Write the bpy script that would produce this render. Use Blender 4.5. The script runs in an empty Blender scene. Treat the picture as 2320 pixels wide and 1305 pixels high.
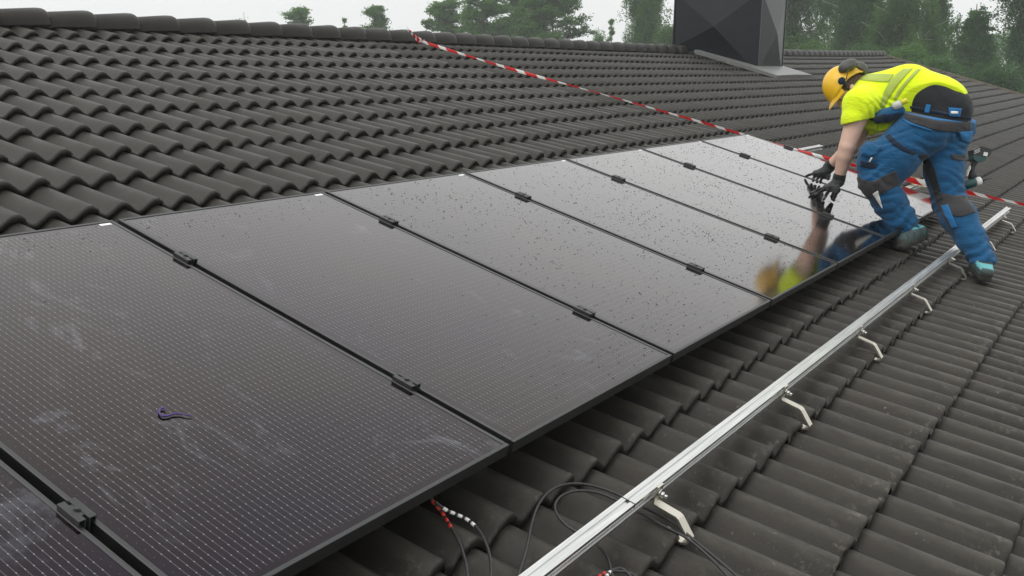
import bpy, math, random
import numpy as np
from mathutils import Vector, Matrix

sc = bpy.context.scene
rnd = random.Random(7)
rng = np.random.default_rng(11)

# ------------------------------------------------------------------ camera
S = 1.02                                   # metres per panel pitch; the roof frame (u along ridge, v up slope, n off the roof) is in pitches
PITCH = math.radians(15.0)
CP, SP = math.cos(PITCH), math.sin(PITCH)
FOC, PW, PH = 2221.756, 2320.0, 1305.0
CR = np.array([[0.55407835, -0.80129269, 0.22567057],
               [-0.17646957, -0.37798417, -0.90883797],
               [0.81354512, 0.46374346, -0.35083662]])
CC = np.array([-1.00568422, -1.03131293, 1.26271363])
RX = np.array([[1, 0, 0], [0, CP, -SP], [0, SP, CP]])
ROOF = Matrix(((1, 0, 0, 0), (0, CP, -SP, 0), (0, SP, CP, 0), (0, 0, 0, 1)))


def w3(p):
    return RX @ (np.asarray(p, float) * S)


def wv(u, v, n):
    return Vector(w3((u, v, n)))


def wvs(P):
    return (np.asarray(P, float) * S) @ RX.T


def ray(x, y):
    return CR.T @ np.array([(x - PW / 2) / FOC, (y - PH / 2) / FOC, 1.0])


def atu(x, y, u):
    d = ray(x, y)
    return CC + d * ((u - CC[0]) / d[0])


def onn(x, y, n):
    d = ray(x, y)
    return CC + d * ((n - CC[2]) / d[2])


def depth(p):
    return float(CR[2] @ (np.asarray(p) - CC))


def pix(P):
    Y = (np.asarray(P, float) - CC) @ CR.T
    return np.stack([PW / 2 + FOC * Y[..., 0] / Y[..., 2], PH / 2 + FOC * Y[..., 1] / Y[..., 2], Y[..., 2]], -1)


cam_d = bpy.data.cameras.new('camera')
cam = bpy.data.objects.new('camera', cam_d)
sc.collection.objects.link(cam)
bx, by, bz = RX @ CR[0], -(RX @ CR[1]), -(RX @ CR[2])
cl = w3(CC)
cam.matrix_world = Matrix(((bx[0], by[0], bz[0], cl[0]), (bx[1], by[1], bz[1], cl[1]), (bx[2], by[2], bz[2], cl[2]), (0, 0, 0, 1)))
cam_d.sensor_width = 36.0
cam_d.lens = FOC / PW * 36.0
cam_d.clip_start = 0.05
cam_d.clip_end = 2000
sc.camera = cam

# ------------------------------------------------------------------ sky, sun, exposure
SUN_EL, SUN_ROT = math.radians(55), math.radians(-62)
world = bpy.data.worlds.new('World')
sc.world = world
world.use_nodes = True
wn, wl = world.node_tree.nodes, world.node_tree.links
wn.clear()
sky = wn.new('ShaderNodeTexSky')
sky.sky_type = 'NISHITA'
sky.sun_disc = False
sky.sun_elevation = SUN_EL
sky.sun_rotation = SUN_ROT
sky.dust_density = 6
hs = wn.new('ShaderNodeHueSaturation')
hs.inputs['Saturation'].default_value = 0.12
mx = wn.new('ShaderNodeMix')
mx.data_type = 'RGBA'
mx.inputs[0].default_value = 0.85
bg = wn.new('ShaderNodeBackground')
bg.inputs['Strength'].default_value = 0.1
wo = wn.new('ShaderNodeOutputWorld')
# overcast cover: an even grey-white that brightens steadily towards the zenith, as cloud cover does
tcw = wn.new('ShaderNodeTexCoord')
sxw = wn.new('ShaderNodeSeparateXYZ')
mrw = wn.new('ShaderNodeMapRange')
mrw.inputs[1].default_value, mrw.inputs[2].default_value = 0.0, 1.0
mrw.inputs[3].default_value, mrw.inputs[4].default_value = 1.0, 1.42
vmw = wn.new('ShaderNodeVectorMath')
vmw.operation = 'SCALE'
vmw.inputs[0].default_value = (10.9, 11.1, 11.0)
wl.new(tcw.outputs['Generated'], sxw.inputs[0])
wl.new(sxw.outputs[2], mrw.inputs[0])
wl.new(mrw.outputs[0], vmw.inputs['Scale'])
wl.new(vmw.outputs[0], mx.inputs[7])
wl.new(sky.outputs[0], hs.inputs['Color'])
wl.new(hs.outputs[0], mx.inputs[6])
wl.new(mx.outputs[2], bg.inputs['Color'])
wl.new(bg.outputs[0], wo.inputs['Surface'])

sun_d = bpy.data.lights.new('sun', 'SUN')
sun_d.energy = 0.9
sun_d.angle = math.radians(40)
sun_d.color = (1.0, 0.97, 0.92)
sun = bpy.data.objects.new('sun', sun_d)
sc.collection.objects.link(sun)
sdir = Vector((math.sin(SUN_ROT) * math.cos(SUN_EL), math.cos(SUN_ROT) * math.cos(SUN_EL), math.sin(SUN_EL)))
sun.rotation_euler = sdir.to_track_quat('Z', 'Y').to_euler()

sc.view_settings.view_transform = 'Standard'
sc.view_settings.look = 'None'
sc.view_settings.exposure = 0.0
sc.view_settings.gamma = 1.0
sc.view_settings.use_curve_mapping = False
sc.render.engine = 'CYCLES'
sc.cycles.use_denoising = True
sc.cycles.max_bounces = 6
sc.cycles.volume_bounces = 0


# ------------------------------------------------------------------ helpers
def link(o):
    sc.collection.objects.link(o)
    return o


def tag(o, label=None, cat=None, group=None, kind=None):
    if label: o['label'] = label
    if cat: o['category'] = cat
    if group: o['group'] = group
    if kind: o['kind'] = kind
    return o


def empty(name, label, cat, loc=(0, 0, 0), mat=None, group=None):
    o = link(bpy.data.objects.new(name, None))
    o.empty_display_size = 0.1
    if mat is not None:
        o.matrix_world = mat
    else:
        o.location = loc
    return tag(o, label, cat, group)


def mesh_from(name, V, F, mats, mi=None, smooth=False):
    me = bpy.data.meshes.new(name)
    V = np.asarray(V, np.float32)
    if isinstance(F, np.ndarray) and F.ndim == 2:
        nf, k = F.shape
        me.vertices.add(len(V))
        me.vertices.foreach_set('co', V.ravel())
        me.loops.add(nf * k)
        me.loops.foreach_set('vertex_index', F.ravel().astype(np.int32))
        me.polygons.add(nf)
        me.polygons.foreach_set('loop_start', np.arange(0, nf * k, k, dtype=np.int32))
        me.update(calc_edges=True)
    else:
        me.from_pydata([tuple(v) for v in V.tolist()], [], [tuple(f) for f in F])
    for m in (mats if isinstance(mats, (list, tuple)) else [mats]):
        me.materials.append(m)
    if mi is not None:
        me.polygons.foreach_set('material_index', np.asarray(mi, np.int32))
    if smooth:
        me.polygons.foreach_set('use_smooth', np.ones(len(me.polygons), bool))
    me.validate()
    me.update()
    return me


def put(name, me, parent=None, mat=None):
    o = link(bpy.data.objects.new(name, me))
    if parent is not None:
        o.parent = parent
    if mat is not None:
        o.matrix_local = mat
    return o


class MB:
    """collects plain shapes and links them as one mesh object"""
    def __init__(self):
        self.v, self.f, self.m, self.s = [], [], [], []

    def add(self, V, F, m=0, smooth=False):
        b = len(self.v)
        self.v += [tuple(map(float, p)) for p in V]
        self.f += [tuple(i + b for i in f) for f in F]
        self.m += [m] * len(F)
        self.s += [smooth] * len(F)
        return self

    def box(self, a, b, m=0, bev=0.0):
        x0, y0, z0 = a
        x1, y1, z1 = b
        if bev <= 0:
            V = [(x0, y0, z0), (x1, y0, z0), (x1, y1, z0), (x0, y1, z0), (x0, y0, z1), (x1, y0, z1), (x1, y1, z1), (x0, y1, z1)]
            F = [(0, 3, 2, 1), (4, 5, 6, 7), (0, 1, 5, 4), (1, 2, 6, 5), (2, 3, 7, 6), (3, 0, 4, 7)]
            return self.add(V, F, m)
        c = bev
        V = [(x0 + c, y0 + c, z0), (x1 - c, y0 + c, z0), (x1 - c, y1 - c, z0), (x0 + c, y1 - c, z0)]
        for z, k in ((z0 + c, 0), (z1 - c, 0), (z1, c)):
            V += [(x0 + k, y0 + k, z), (x1 - k, y0 + k, z), (x1 - k, y1 - k, z), (x0 + k, y1 - k, z)]
        F = [(0, 3, 2, 1), (12, 13, 14, 15)]
        for r in range(3):
            for i in range(4):
                j = (i + 1) % 4
                F.append((r * 4 + i, r * 4 + j, r * 4 + 4 + j, r * 4 + 4 + i))
        return self.add(V, F, m)

    def prism(self, poly, ax, t0, t1, m=0):
        """poly: list of 2D points; ax: 0 extrudes along x (poly in y,z), 1 along y (x,z), 2 along z (x,y)"""
        n = len(poly)
        def mk(p, t):
            return (t, p[0], p[1]) if ax == 0 else ((p[0], t, p[1]) if ax == 1 else (p[0], p[1], t))
        V = [mk(p, t0) for p in poly] + [mk(p, t1) for p in poly]
        F = [(i, (i + 1) % n, n + (i + 1) % n, n + i) for i in range(n)]
        F += [tuple(range(n))[::-1], tuple(range(n, 2 * n))]
        return self.add(V, F, m)

    def tube(self, P, r, seg=8, m=0, caps=True):
        P = [Vector(p) for p in P]
        rs = r if isinstance(r, (list, tuple)) else [r] * len(P)
        V, F = [], []
        t = (P[1] - P[0]).normalized()
        a = t.orthogonal().normalized()
        for i, p in enumerate(P):
            t = ((P[i + 1] if i + 1 < len(P) else p) - (P[i - 1] if i else p)).normalized()
            a = (a - t * a.dot(t)).normalized()
            b = t.cross(a)
            for k in range(seg):
                th = 2 * math.pi * k / seg
                V.append(p + (a * math.cos(th) + b * math.sin(th)) * rs[i])
        for i in range(len(P) - 1):
            for k in range(seg):
                j = (k + 1) % seg
                F.append((i * seg + k, i * seg + j, (i + 1) * seg + j, (i + 1) * seg + k))
        self.add(V, F, m, True)
        if caps:
            b = len(self.v) - len(V)
            self.f += [tuple(b + k for k in range(seg))[::-1], tuple(b + len(V) - seg + k for k in range(seg))]
            self.m += [m, m]
            self.s += [False, False]
        return self

    def mesh(self, name, mats):
        me = mesh_from(name, self.v, self.f, mats, self.m)
        me.polygons.foreach_set('use_smooth', np.asarray(self.s, bool))
        return me

    def build(self, name, mats, parent=None, mat=None):
        return put(name, self.mesh(name, mats), parent, mat)


def catmull(P, n=8):
    P = [np.asarray(p, float) for p in P]
    Q = [2 * P[0] - P[1]] + P + [2 * P[-1] - P[-2]]
    out = []
    for i in range(1, len(Q) - 2):
        for k in range(n):
            t = k / n
            out.append(0.5 * (2 * Q[i] + (Q[i + 1] - Q[i - 1]) * t + (2 * Q[i - 1] - 5 * Q[i] + 4 * Q[i + 1] - Q[i + 2]) * t * t
                              + (3 * Q[i] - Q[i - 1] - 3 * Q[i + 1] + Q[i + 2]) * t ** 3))
    out.append(P[-1])
    return out


# ------------------------------------------------------------------ materials
class Mat:
    def __init__(self, name, col=(.5, .5, .5), rough=.6, metal=0.0, spec=.5, coat=0.0, coat_r=.05):
        self.m = bpy.data.materials.new(name)
        self.m.use_nodes = True
        self.n, self.l = self.m.node_tree.nodes, self.m.node_tree.links
        self.b = self.n['Principled BSDF']
        self.b.inputs['Base Color'].default_value = (*col, 1)
        self.b.inputs['Roughness'].default_value = rough
        self.b.inputs['Metallic'].default_value = metal
        self.b.inputs['Specular IOR Level'].default_value = spec
        self.b.inputs['Coat Weight'].default_value = coat
        self.b.inputs['Coat Roughness'].default_value = coat_r

    def node(self, t, **kw):
        x = self.n.new(t)
        for k, v in kw.items():
            setattr(x, k, v)
        return x

    def coord(self, kind='Object'):
        if kind == 'Position':
            return self.node('ShaderNodeNewGeometry').outputs['Position']
        return self.node('ShaderNodeTexCoord').outputs[kind]

    def mapping(self, src, scale=(1, 1, 1), rot=(0, 0, 0)):
        mp = self.node('ShaderNodeMapping')
        mp.inputs['Scale'].default_value = scale
        mp.inputs['Rotation'].default_value = rot
        self.l.new(src, mp.inputs['Vector'])
        return mp.outputs[0]

    def noise(self, src, scale, detail=4, rough=.55, dist=0.0):
        t = self.node('ShaderNodeTexNoise')
        t.inputs['Scale'].default_value = scale
        t.inputs['Detail'].default_value = detail
        t.inputs['Roughness'].default_value = rough
        t.inputs['Distortion'].default_value = dist
        self.l.new(src, t.inputs['Vector'])
        return t.outputs['Fac']

    def ramp(self, src, stops):
        r = self.node('ShaderNodeValToRGB')
        e = r.color_ramp.elements
        while len(e) < len(stops):
            e.new(0.5)
        for el, (p, c) in zip(e, stops):
            el.position = p
            el.color = (*c, 1) if isinstance(c, (tuple, list)) else (c, c, c, 1)
        self.l.new(src, r.inputs[0])
        return r.outputs[0]

    def mix(self, fac, a, b, mode='MIX'):
        x = self.node('ShaderNodeMix', data_type='RGBA', blend_type=mode)
        for s, v in ((0, fac), (6, a), (7, b)):
            if hasattr(v, 'is_output') or hasattr(v, 'links'):
                self.l.new(v, x.inputs[s])
            elif isinstance(v, (tuple, list)):
                x.inputs[s].default_value = (*v, 1)
            else:
                x.inputs[s].default_value = v
        return x.outputs[2]

    def math(self, op, a, b=None, c=None):
        x = self.node('ShaderNodeMath', operation=op)
        for i, v in enumerate((a, b, c)):
            if v is None: continue
            if hasattr(v, 'links'):
                self.l.new(v, x.inputs[i])
            else:
                x.inputs[i].default_value = v
        return x.outputs[0]

    def set(self, sock, src):
        self.l.new(src, self.b.inputs[sock])

    def bump(self, src, strength=.3, dist=.01):
        b = self.node('ShaderNodeBump')
        b.inputs['Strength'].default_value = strength
        b.inputs['Distance'].default_value = dist
        self.l.new(src, b.inputs['Height'])
        self.l.new(b.outputs[0], self.b.inputs['Normal'])


def mottled(name, c0, c1, scale=8, rough=.6, bump=.15, bscale=60, bdist=.004, **kw):
    m = Mat(name, c0, rough, **kw)
    p = m.coord('Position')
    m.set('Base Color', m.mix(m.ramp(m.noise(p, scale), [(.3, 0.), (.7, 1.)]), c0, c1))
    if bump:
        m.bump(m.noise(p, bscale, 5), bump, bdist)
    return m.m


def mat_tile():
    m = Mat('concrete tile', (.02, .019, .017), .5, spec=.34)
    m.b.inputs['Specular Tint'].default_value = (1.0, .95, .88, 1)
    p = m.coord('Position')
    def attr(nm):
        x = m.node('ShaderNodeAttribute', attribute_name=nm)
        return x.outputs['Fac']
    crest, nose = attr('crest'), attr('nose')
    base = m.mix(m.ramp(m.noise(p, 2.2, 6, .6), [(.3, 0.), (.7, 1.)]), (.0105, .0094, .0077), (.0180, .0160, .0130))
    oi = m.math('FRACT', m.math('ADD', m.node('ShaderNodeObjectInfo').outputs['Random'], attr('tint')))
    base = m.mix(m.math('MULTIPLY', oi, .75), base, (.0075, .0070, .0063))
    base = m.mix(m.math('MULTIPLY', m.ramp(m.noise(p, 4.5, 3), [(.5, 0.), (.75, 1.)]), .4), base, (.020, .0150, .0112))
    grain = m.ramp(m.noise(p, 190, 3, .75), [(.40, 0.), (.72, 1.)])
    base = m.mix(m.math('MULTIPLY', grain, .7), base, (.026, .0238, .0195))
    # worn crests and grimy valleys, strengthened to paint in wave light and shade
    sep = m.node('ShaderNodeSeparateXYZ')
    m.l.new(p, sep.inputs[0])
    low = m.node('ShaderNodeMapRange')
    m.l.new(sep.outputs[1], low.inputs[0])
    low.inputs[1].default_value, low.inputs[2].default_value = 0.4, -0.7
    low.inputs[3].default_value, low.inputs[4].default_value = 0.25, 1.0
    wear_light = m.math('MULTIPLY', m.ramp(crest, [(.55, 0.), (1., 1.)]), m.ramp(m.noise(m.mapping(p, (1.0, .35, .35)), 26, 6, .7, .5), [(.30, 0.), (.62, 1.)]))
    base = m.mix(m.math('MULTIPLY', m.math('MULTIPLY', wear_light, low.outputs[0]), .9), base, (.062, .057, .047))
    grime_shade = m.math('MULTIPLY', m.ramp(crest, [(.0, 1.), (.5, 0.)]), m.ramp(m.noise(p, 7, 4), [(.3, .3), (.7, 1.)]))
    base = m.mix(m.math('MULTIPLY', grime_shade, .55), base, (.0060, .0056, .0050))
    # lime and lichen specks, in loose patches, mostly low on the roof
    patch = m.ramp(m.noise(p, 3.0, 3, .6), [(.44, 0.), (.62, 1.)])
    sp = m.ramp(m.noise(p, 70, 5, .72, .3), [(.635, 0.), (.70, 1.)])
    k = m.math('MULTIPLY', m.math('MULTIPLY', patch, low.outputs[0]), sp)
    base = m.mix(m.math('MULTIPLY', k, .8), base, (.27, .265, .24))
    k2 = m.math('MULTIPLY', m.ramp(m.noise(p, 260, 1, .5), [(.73, 0.), (.77, 1.)]), m.ramp(m.noise(p, 9, 2), [(.5, 0.), (.7, .6)]))
    base = m.mix(k2, base, (.20, .195, .18))
    edge = m.math('MULTIPLY', nose, m.ramp(m.noise(p, 30, 4, .7), [(.56, 0.), (.70, 1.)]))
    base = m.mix(m.math('MULTIPLY', m.math('MULTIPLY', edge, low.outputs[0]), .7), base, (.17, .16, .13))
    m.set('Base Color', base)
    m.set('Roughness', m.ramp(m.noise(p, 6.1, 5), [(.3, .36), (.7, .50)]))
    m.bump(m.mix(.30, m.noise(p, 260, 4, .75), m.noise(p, 40, 4)), .5, .004)
    return m.m


def mat_glass(name, dusty):
    m = Mat(name, (.012, .010, .013), .11, spec=.5, coat=1.0, coat_r=.09)
    m.b.inputs['Specular Tint'].default_value = (1.0, .97, .97, 1)
    m.b.inputs['IOR'].default_value = 1.19
    m.b.inputs['Metallic'].default_value = .97        # dark cells behind glass: reflectance climbs steeply towards grazing
    m.b.inputs['Coat IOR'].default_value = 1.22       # anti-reflective solar glass
    o = m.coord('Object')
    sep = m.node('ShaderNodeSeparateXYZ')
    m.l.new(o, sep.inputs[0])
    LP = .01655 * S
    fx = m.math('FRACT', m.math('DIVIDE', sep.outputs[0], LP))
    dx = m.math('ABSOLUTE', m.math('SUBTRACT', fx, .5))
    line = m.math('LESS_THAN', dx, .042)
    fy = m.math('FRACT', m.math('DIVIDE', sep.outputs[1], .0272 * S))
    dy = m.math('ABSOLUTE', m.math('SUBTRACT', fy, .5))
    dot = m.math('MULTIPLY', m.math('LESS_THAN', dx, .065), m.math('LESS_THAN', dy, .065))
    inx = m.math('MULTIPLY', m.math('GREATER_THAN', sep.outputs[0], .026), m.math('LESS_THAN', sep.outputs[0], .970))
    iny = m.math('MULTIPLY', m.math('GREATER_THAN', sep.outputs[1], .030), m.math('LESS_THAN', sep.outputs[1], 1.690))
    area = m.math('MULTIPLY', inx, iny)
    p = m.coord('Position')
    cell = m.mix(m.ramp(m.noise(p, 1.3, 2), [(.35, 0.), (.65, 1.)]), (.0075, .0034, .0110), (.0150, .0085, .0078))
    cell = m.mix(m.math('MULTIPLY', area, m.math('MULTIPLY', line, .9)), cell, (.115, .11, .105))
    cell = m.mix(m.math('MULTIPLY', area, m.math('MULTIPLY', dot, .95)), cell, (.26, .25, .24))
    # faint streaky dried-water film
    film = m.ramp(m.noise(m.mapping(p, (1.0, .42, 1), (0, 0, -.75)), 6.5, 9, .66, 2.2), [(.54, 0.), (.70, 1.)])
    mask = m.ramp(m.noise(p, 1.9, 3), [(.44, 0.), (.62, 1.)])
    k = m.math('MULTIPLY', m.math('MULTIPLY', film, mask), .21 if dusty else .04)
    k = m.math('ADD', k, .003)
    cell = m.mix(k, cell, (.42, .44, .50))
    m.set('Base Color', cell)
    m.set('Coat Roughness', m.math('ADD', m.math('MULTIPLY', film, .10 if dusty else .02), .085))
    return m.m


def mat_leaf(name, c0, c1, c2, trans=.35, ns=.55):
    m = Mat(name, c0, .6, spec=.25)
    p = m.coord('Position')
    c = m.mix(m.ramp(m.noise(p, ns, 3), [(.35, 0.), (.65, 1.)]), c0, c1)  # coarse noise paints lit and dark clumps into the leaf colour
    c = m.mix(m.ramp(m.noise(p, 6.0, 2), [(.5, 0.), (.75, 1.)]), c, c2)
    oi = m.node('ShaderNodeObjectInfo').outputs['Random']
    c = m.mix(m.math('MULTIPLY', oi, .45), c, tuple(.55 * q for q in c0))
    m.set('Base Color', c)
    tr = m.node('ShaderNodeBsdfTranslucent')
    m.l.new(c, tr.inputs['Color'])
    ms = m.node('ShaderNodeMixShader')
    ms.inputs[0].default_value = trans
    m.l.new(m.b.outputs[0], ms.inputs[1])
    m.l.new(tr.outputs[0], ms.inputs[2])
    m.l.new(ms.outputs[0], m.n['Material Output'].inputs['Surface'])
    return m.m


def mat_alu():
    m = Mat('extruded aluminium', (.72, .72, .71), .34, metal=1.0)
    p = m.coord('Position')
    s = m.noise(m.mapping(p, (.6, 60, 60)), 6, 4)
    m.set('Roughness', m.ramp(s, [(.3, .26), (.7, .42)]))
    g = m.noise(m.mapping(p, (1.5, 30, 30)), 3, 4)
    m.set('Base Color', m.ramp(g, [(.25, (.55, .55, .54)), (.7, (.80, .80, .79))]))
    return m.m


def mat_cloth(name, c0, c1, scale=14, wrinkle=.4, wscale=22, rough=.85):
    m = Mat(name, c0, rough, spec=.2)
    p = m.coord('Position')
    m.set('Base Color', m.mix(m.ramp(m.noise(p, scale, 4), [(.3, 0.), (.7, 1.)]), c0, c1))
    a = m.noise(m.mapping(p, (1, 1, 2.2), (.4, .7, .2)), wscale, 3, .5, 1.2)
    w = m.noise(p, 900, 2)
    m.bump(m.mix(.12, a, w), wrinkle, .012)
    m.b.inputs['Sheen Weight'].default_value = .15
    return m.m


M = {}
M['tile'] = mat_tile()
M['under'] = Mat('roof underlay', (.012, .012, .012), .9).m
M['glass'] = mat_glass('wet panel glass', False)
M['glass_dusty'] = mat_glass('smeared panel glass', True)
M['frame'] = mottled('black anodised frame', (.006, .006, .0065), (.010, .010, .0105), 12, .42, .05, 200, .001, spec=.75)
M['clamp'] = mottled('black clamp', (.014, .014, .015), (.03, .03, .031), 40, .40, .08, 300, .001)
M['white'] = Mat('white sticker', (.8, .8, .79), .4).m
M['alu'] = mat_alu()
M['steel'] = Mat('stainless steel strap', (.66, .62, .54), .36, metal=1.0).m
M['bolt'] = Mat('stainless bolt', (.6, .6, .58), .22, metal=1.0).m
M['cable'] = mottled('black cable sheath', (.014, .014, .014), (.03, .03, .03), 60, .45, .05)
M['red'] = Mat('red sleeve', (.55, .03, .02), .45).m
M['ring'] = Mat('white sleeve', (.75, .75, .72), .45).m
M['chim'] = mottled('dark chimney sheet metal', (.0055, .0072, .0105), (.009, .0112, .0145), 5, .30, .04, 120, .001, metal=.0, spec=.34)
M['flash'] = mottled('grey flashing sheet', (.13, .132, .13), (.17, .17, .165), 6, .4, .05, 90, .002, spec=.7)
M['water'] = Mat('rain water', (.006, .006, .007), .04).m
M['purple'] = Mat('purple plastic', (.045, .015, .16), .35).m
M['card'] = mottled('tan cardboard', (.38, .28, .12), (.5, .4, .2), 25, .8, .2, 50)
M['wall'] = mottled('rendered wall', (.45, .43, .38), (.52, .5, .45), 3, .9, .2, 90)
M['grass'] = mottled('lawn', (.035, .06, .02), (.06, .085, .03), .4, .95, .4, 12, .05)
M['bark'] = mottled('pine bark', (.09, .06, .045), (.16, .11, .08), 6, .9, .4, 30, .02)
M['birchbark'] = mottled('birch bark', (.5, .48, .45), (.2, .19, .18), 9, .8, .3, 30, .01)
M['pine'] = mat_leaf('pine needles', (0.038, 0.099, 0.036), (0.062, 0.143, 0.048), (0.078, 0.158, 0.056), .25)
M['birch'] = mat_leaf('birch leaves', (0.067, 0.165, 0.030), (0.140, 0.284, 0.060), (0.190, 0.330, 0.090), .62)
M['birchdark'] = mat_leaf('dark birch leaves', (0.043, 0.121, 0.036), (0.099, 0.218, 0.060), (0.146, 0.264, 0.090), .6)  # darker green leaf tone for some trees and the far wood
M['bush'] = mat_leaf('bush leaves', (0.062, 0.152, 0.028), (0.101, 0.211, 0.045), (0.134, 0.238, 0.060), .4)

# ------------------------------------------------------------------ roof
TW = 0.1465                                # one wave of a two-wave tile
ROWS = [-.108 + (k - 2) * (2.188 / 7) for k in range(3, 10)]
ROWS = [-2.27, -1.90, -1.53, -1.165, -.797, -.439, -.108] + ROWS + [2.40, 2.70, 3.01, 3.313, 3.616, 3.934, 4.25, 4.57, 4.88]
N_CREST = -.115
RIDGE_V = 5.17


def lift(u, v):
    k = .0001 + .0001 * np.clip(v + .5, 0, 6)
    return k * np.clip(np.asarray(u, float) - 9, 0, 18) ** 2


def verge(v):
    return 25.2 + .27 * (5.1 - v)


def tile_profile(x):
    """height below the crest; crests at 0 and TW, small step where tiles interlock"""
    ph = (x / TW) % 1.0
    c = 0.5 + 0.5 * np.cos(2 * np.pi * ph)
    z = -.046 * (1 - c ** .74)
    return z


def tile_mesh(nx, full=True, var=0):
    r = random.Random(var)
    x0, x1 = -TW + .030, TW + .040
    xs = np.linspace(x0, x1, nx)
    zt = tile_profile(xs)
    zt = zt - np.where(xs < x0 + .030, .008 * (1 - (xs - x0) / .030), 0)
    zt = zt + np.where(xs > x1 - .030, .004, 0)
    L, T = .405, .034 / .3126
    rows = [(L, 0.)] + ([(.15, 0), (.014, 0.)] if full else []) + ([(.005, -.0015)] if full else []) + [(0., -.009), (.001, -.029), (.06, -.031)]
    if not full:
        rows[0:1] = [(L, 0.), (.006, -.001)]
    V, F, A = [], [], []
    chip = r.uniform(x0, x1)
    for y, dz in rows:
        for x, z in zip(xs, zt):
            yy = y
            if full and y < .02:
                yy += .0022 * math.sin(x * 37 + var) + (.007 * max(0, 1 - abs(x - chip) / .018) if var else 0)
            V.append((x * S, yy * S, (z + dz - T * y) * S))
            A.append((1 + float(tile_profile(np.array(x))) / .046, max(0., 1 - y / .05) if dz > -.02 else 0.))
    for i in range(len(rows) - 1):
        for k in range(nx - 1):
            F.append((i * nx + k, (i + 1) * nx + k, (i + 1) * nx + k + 1, i * nx + k + 1))
    n = len(rows)
    # right-hand lip: a narrow end face
    b = len(V)
    for i in range(n - 2):
        y, dz = rows[i]
        V.append((x1 * S, y * S, (zt[-1] + dz - T * y - .012) * S))
        A.append((.5, 0.))
    for i in range(n - 3):
        F.append((i * nx + nx - 1, (i + 1) * nx + nx - 1, b + i + 1, b + i))
    return V, F, A


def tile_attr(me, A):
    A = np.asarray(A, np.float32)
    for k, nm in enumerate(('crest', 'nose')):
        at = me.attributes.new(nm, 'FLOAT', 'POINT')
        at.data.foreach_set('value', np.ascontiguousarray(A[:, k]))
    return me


house = empty('tiled_house', 'house under a dark grey two-wave concrete tile roof', 'house', wv(10, 0, -2))
HB = np.array(house.location)
roof_me = MB()
# underlay below the tiles, front slope
ug = np.linspace(-5, 25, 31)
vg = [-2.6, 0, 2, 4, 5.15]
V, F = [], []
for v in vg:
    for u in ug:
        uu = u if u < 25 else float(verge(v)) - .05
        V.append(w3((uu, v, N_CREST - .088 + float(lift(uu, v)))) - HB)
nu = len(ug)
for j in range(len(vg) - 1):
    for i in range(nu - 1):
        F.append((j * nu + i, j * nu + i + 1, (j + 1) * nu + i + 1, (j + 1) * nu + i))
roof_me.add(V, F)
# the far slope behind the ridge
a, b = wvs([(-5, RIDGE_V, N_CREST - .07), (25.2, RIDGE_V, N_CREST + .03)])
dn = np.array([0, 7.2, -7.2 * math.tan(PITCH)])
roof_me.add([a - HB, b - HB, b + dn - HB, a + dn - HB], [(0, 1, 2, 3)])
roof = roof_me.build('roof', M['under'], house)

tiles = []
for ri, v in enumerate(ROWS):
    um = float(verge(v))
    for c in range(-22, 90):
        u = 2.647 + (c - 1) * 2 * TW + TW       # crest 0 of the tile; crest 1 is the jointed one
        u -= .0
        if u > um - .12: continue
        vis_x = pix((u, v, N_CREST))
        tiles.append((u, v, ri, vis_x))
inframe = []
for i, (u, v, ri, q) in enumerate(tiles):
    ok = q[2] > .3 and -60 < q[0] < PW + 60 and 0 < q[1] < PH + 80
    hid = -1 < u < 6.75 and .12 < v < 1.50
    inframe.append((q[2] if ok and not hid else 1e9, i))
inframe.sort()
single = {i for d, i in inframe[:300] if d < 1e8}
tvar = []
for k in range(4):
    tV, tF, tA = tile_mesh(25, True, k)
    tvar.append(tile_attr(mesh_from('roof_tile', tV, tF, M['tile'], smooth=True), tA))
lowV, lowF, lowA = tile_mesh(17, False, 0)
lowV, lowF = np.array(lowV), lowF
lq = [f for f in lowF if len(f) == 4]
lowF = np.array(lq)
bulkV, bulkF, nb = [], [], 0
for i, (u, v, ri, q) in enumerate(tiles):
    jn = rnd.uniform(-.0015, .0015)
    n = N_CREST + float(lift(u, v)) + jn
    du = rnd.uniform(-.0015, .0015)
    dv = rnd.uniform(-.003, .003)
    rz, ry = rnd.uniform(-.004, .004), rnd.uniform(-.004, .004)
    if v > RIDGE_V - .405:                    # top course is cut under the ridge
        pass
    loc = w3((u + du, v + dv, n)) - HB
    rot = ROOF.to_3x3() @ Matrix.Rotation(rz, 3, 'Z') @ Matrix.Rotation(ry, 3, 'Y')
    if i in single:
        o = put('roof_tile', tvar[rnd.choice((0, 0, 1, 2, 3))], roof)
        o.matrix_local = Matrix.Translation(loc) @ rot.to_4x4()
    else:
        R3 = np.array(rot)
        vv = lowV @ R3.T + loc
        bulkV.append(vv)
        bulkF.append(lowF + nb)
        nb += len(lowV)
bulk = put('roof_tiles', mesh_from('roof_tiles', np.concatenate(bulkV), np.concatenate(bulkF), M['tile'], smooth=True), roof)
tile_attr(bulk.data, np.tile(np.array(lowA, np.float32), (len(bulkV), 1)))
at = bulk.data.attributes.new('tint', 'FLOAT', 'POINT')
at.data.foreach_set('value', np.repeat(rng.random(len(bulkV)).astype(np.float32), len(lowV)))
bulk['kind'] = 'stuff'


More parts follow.
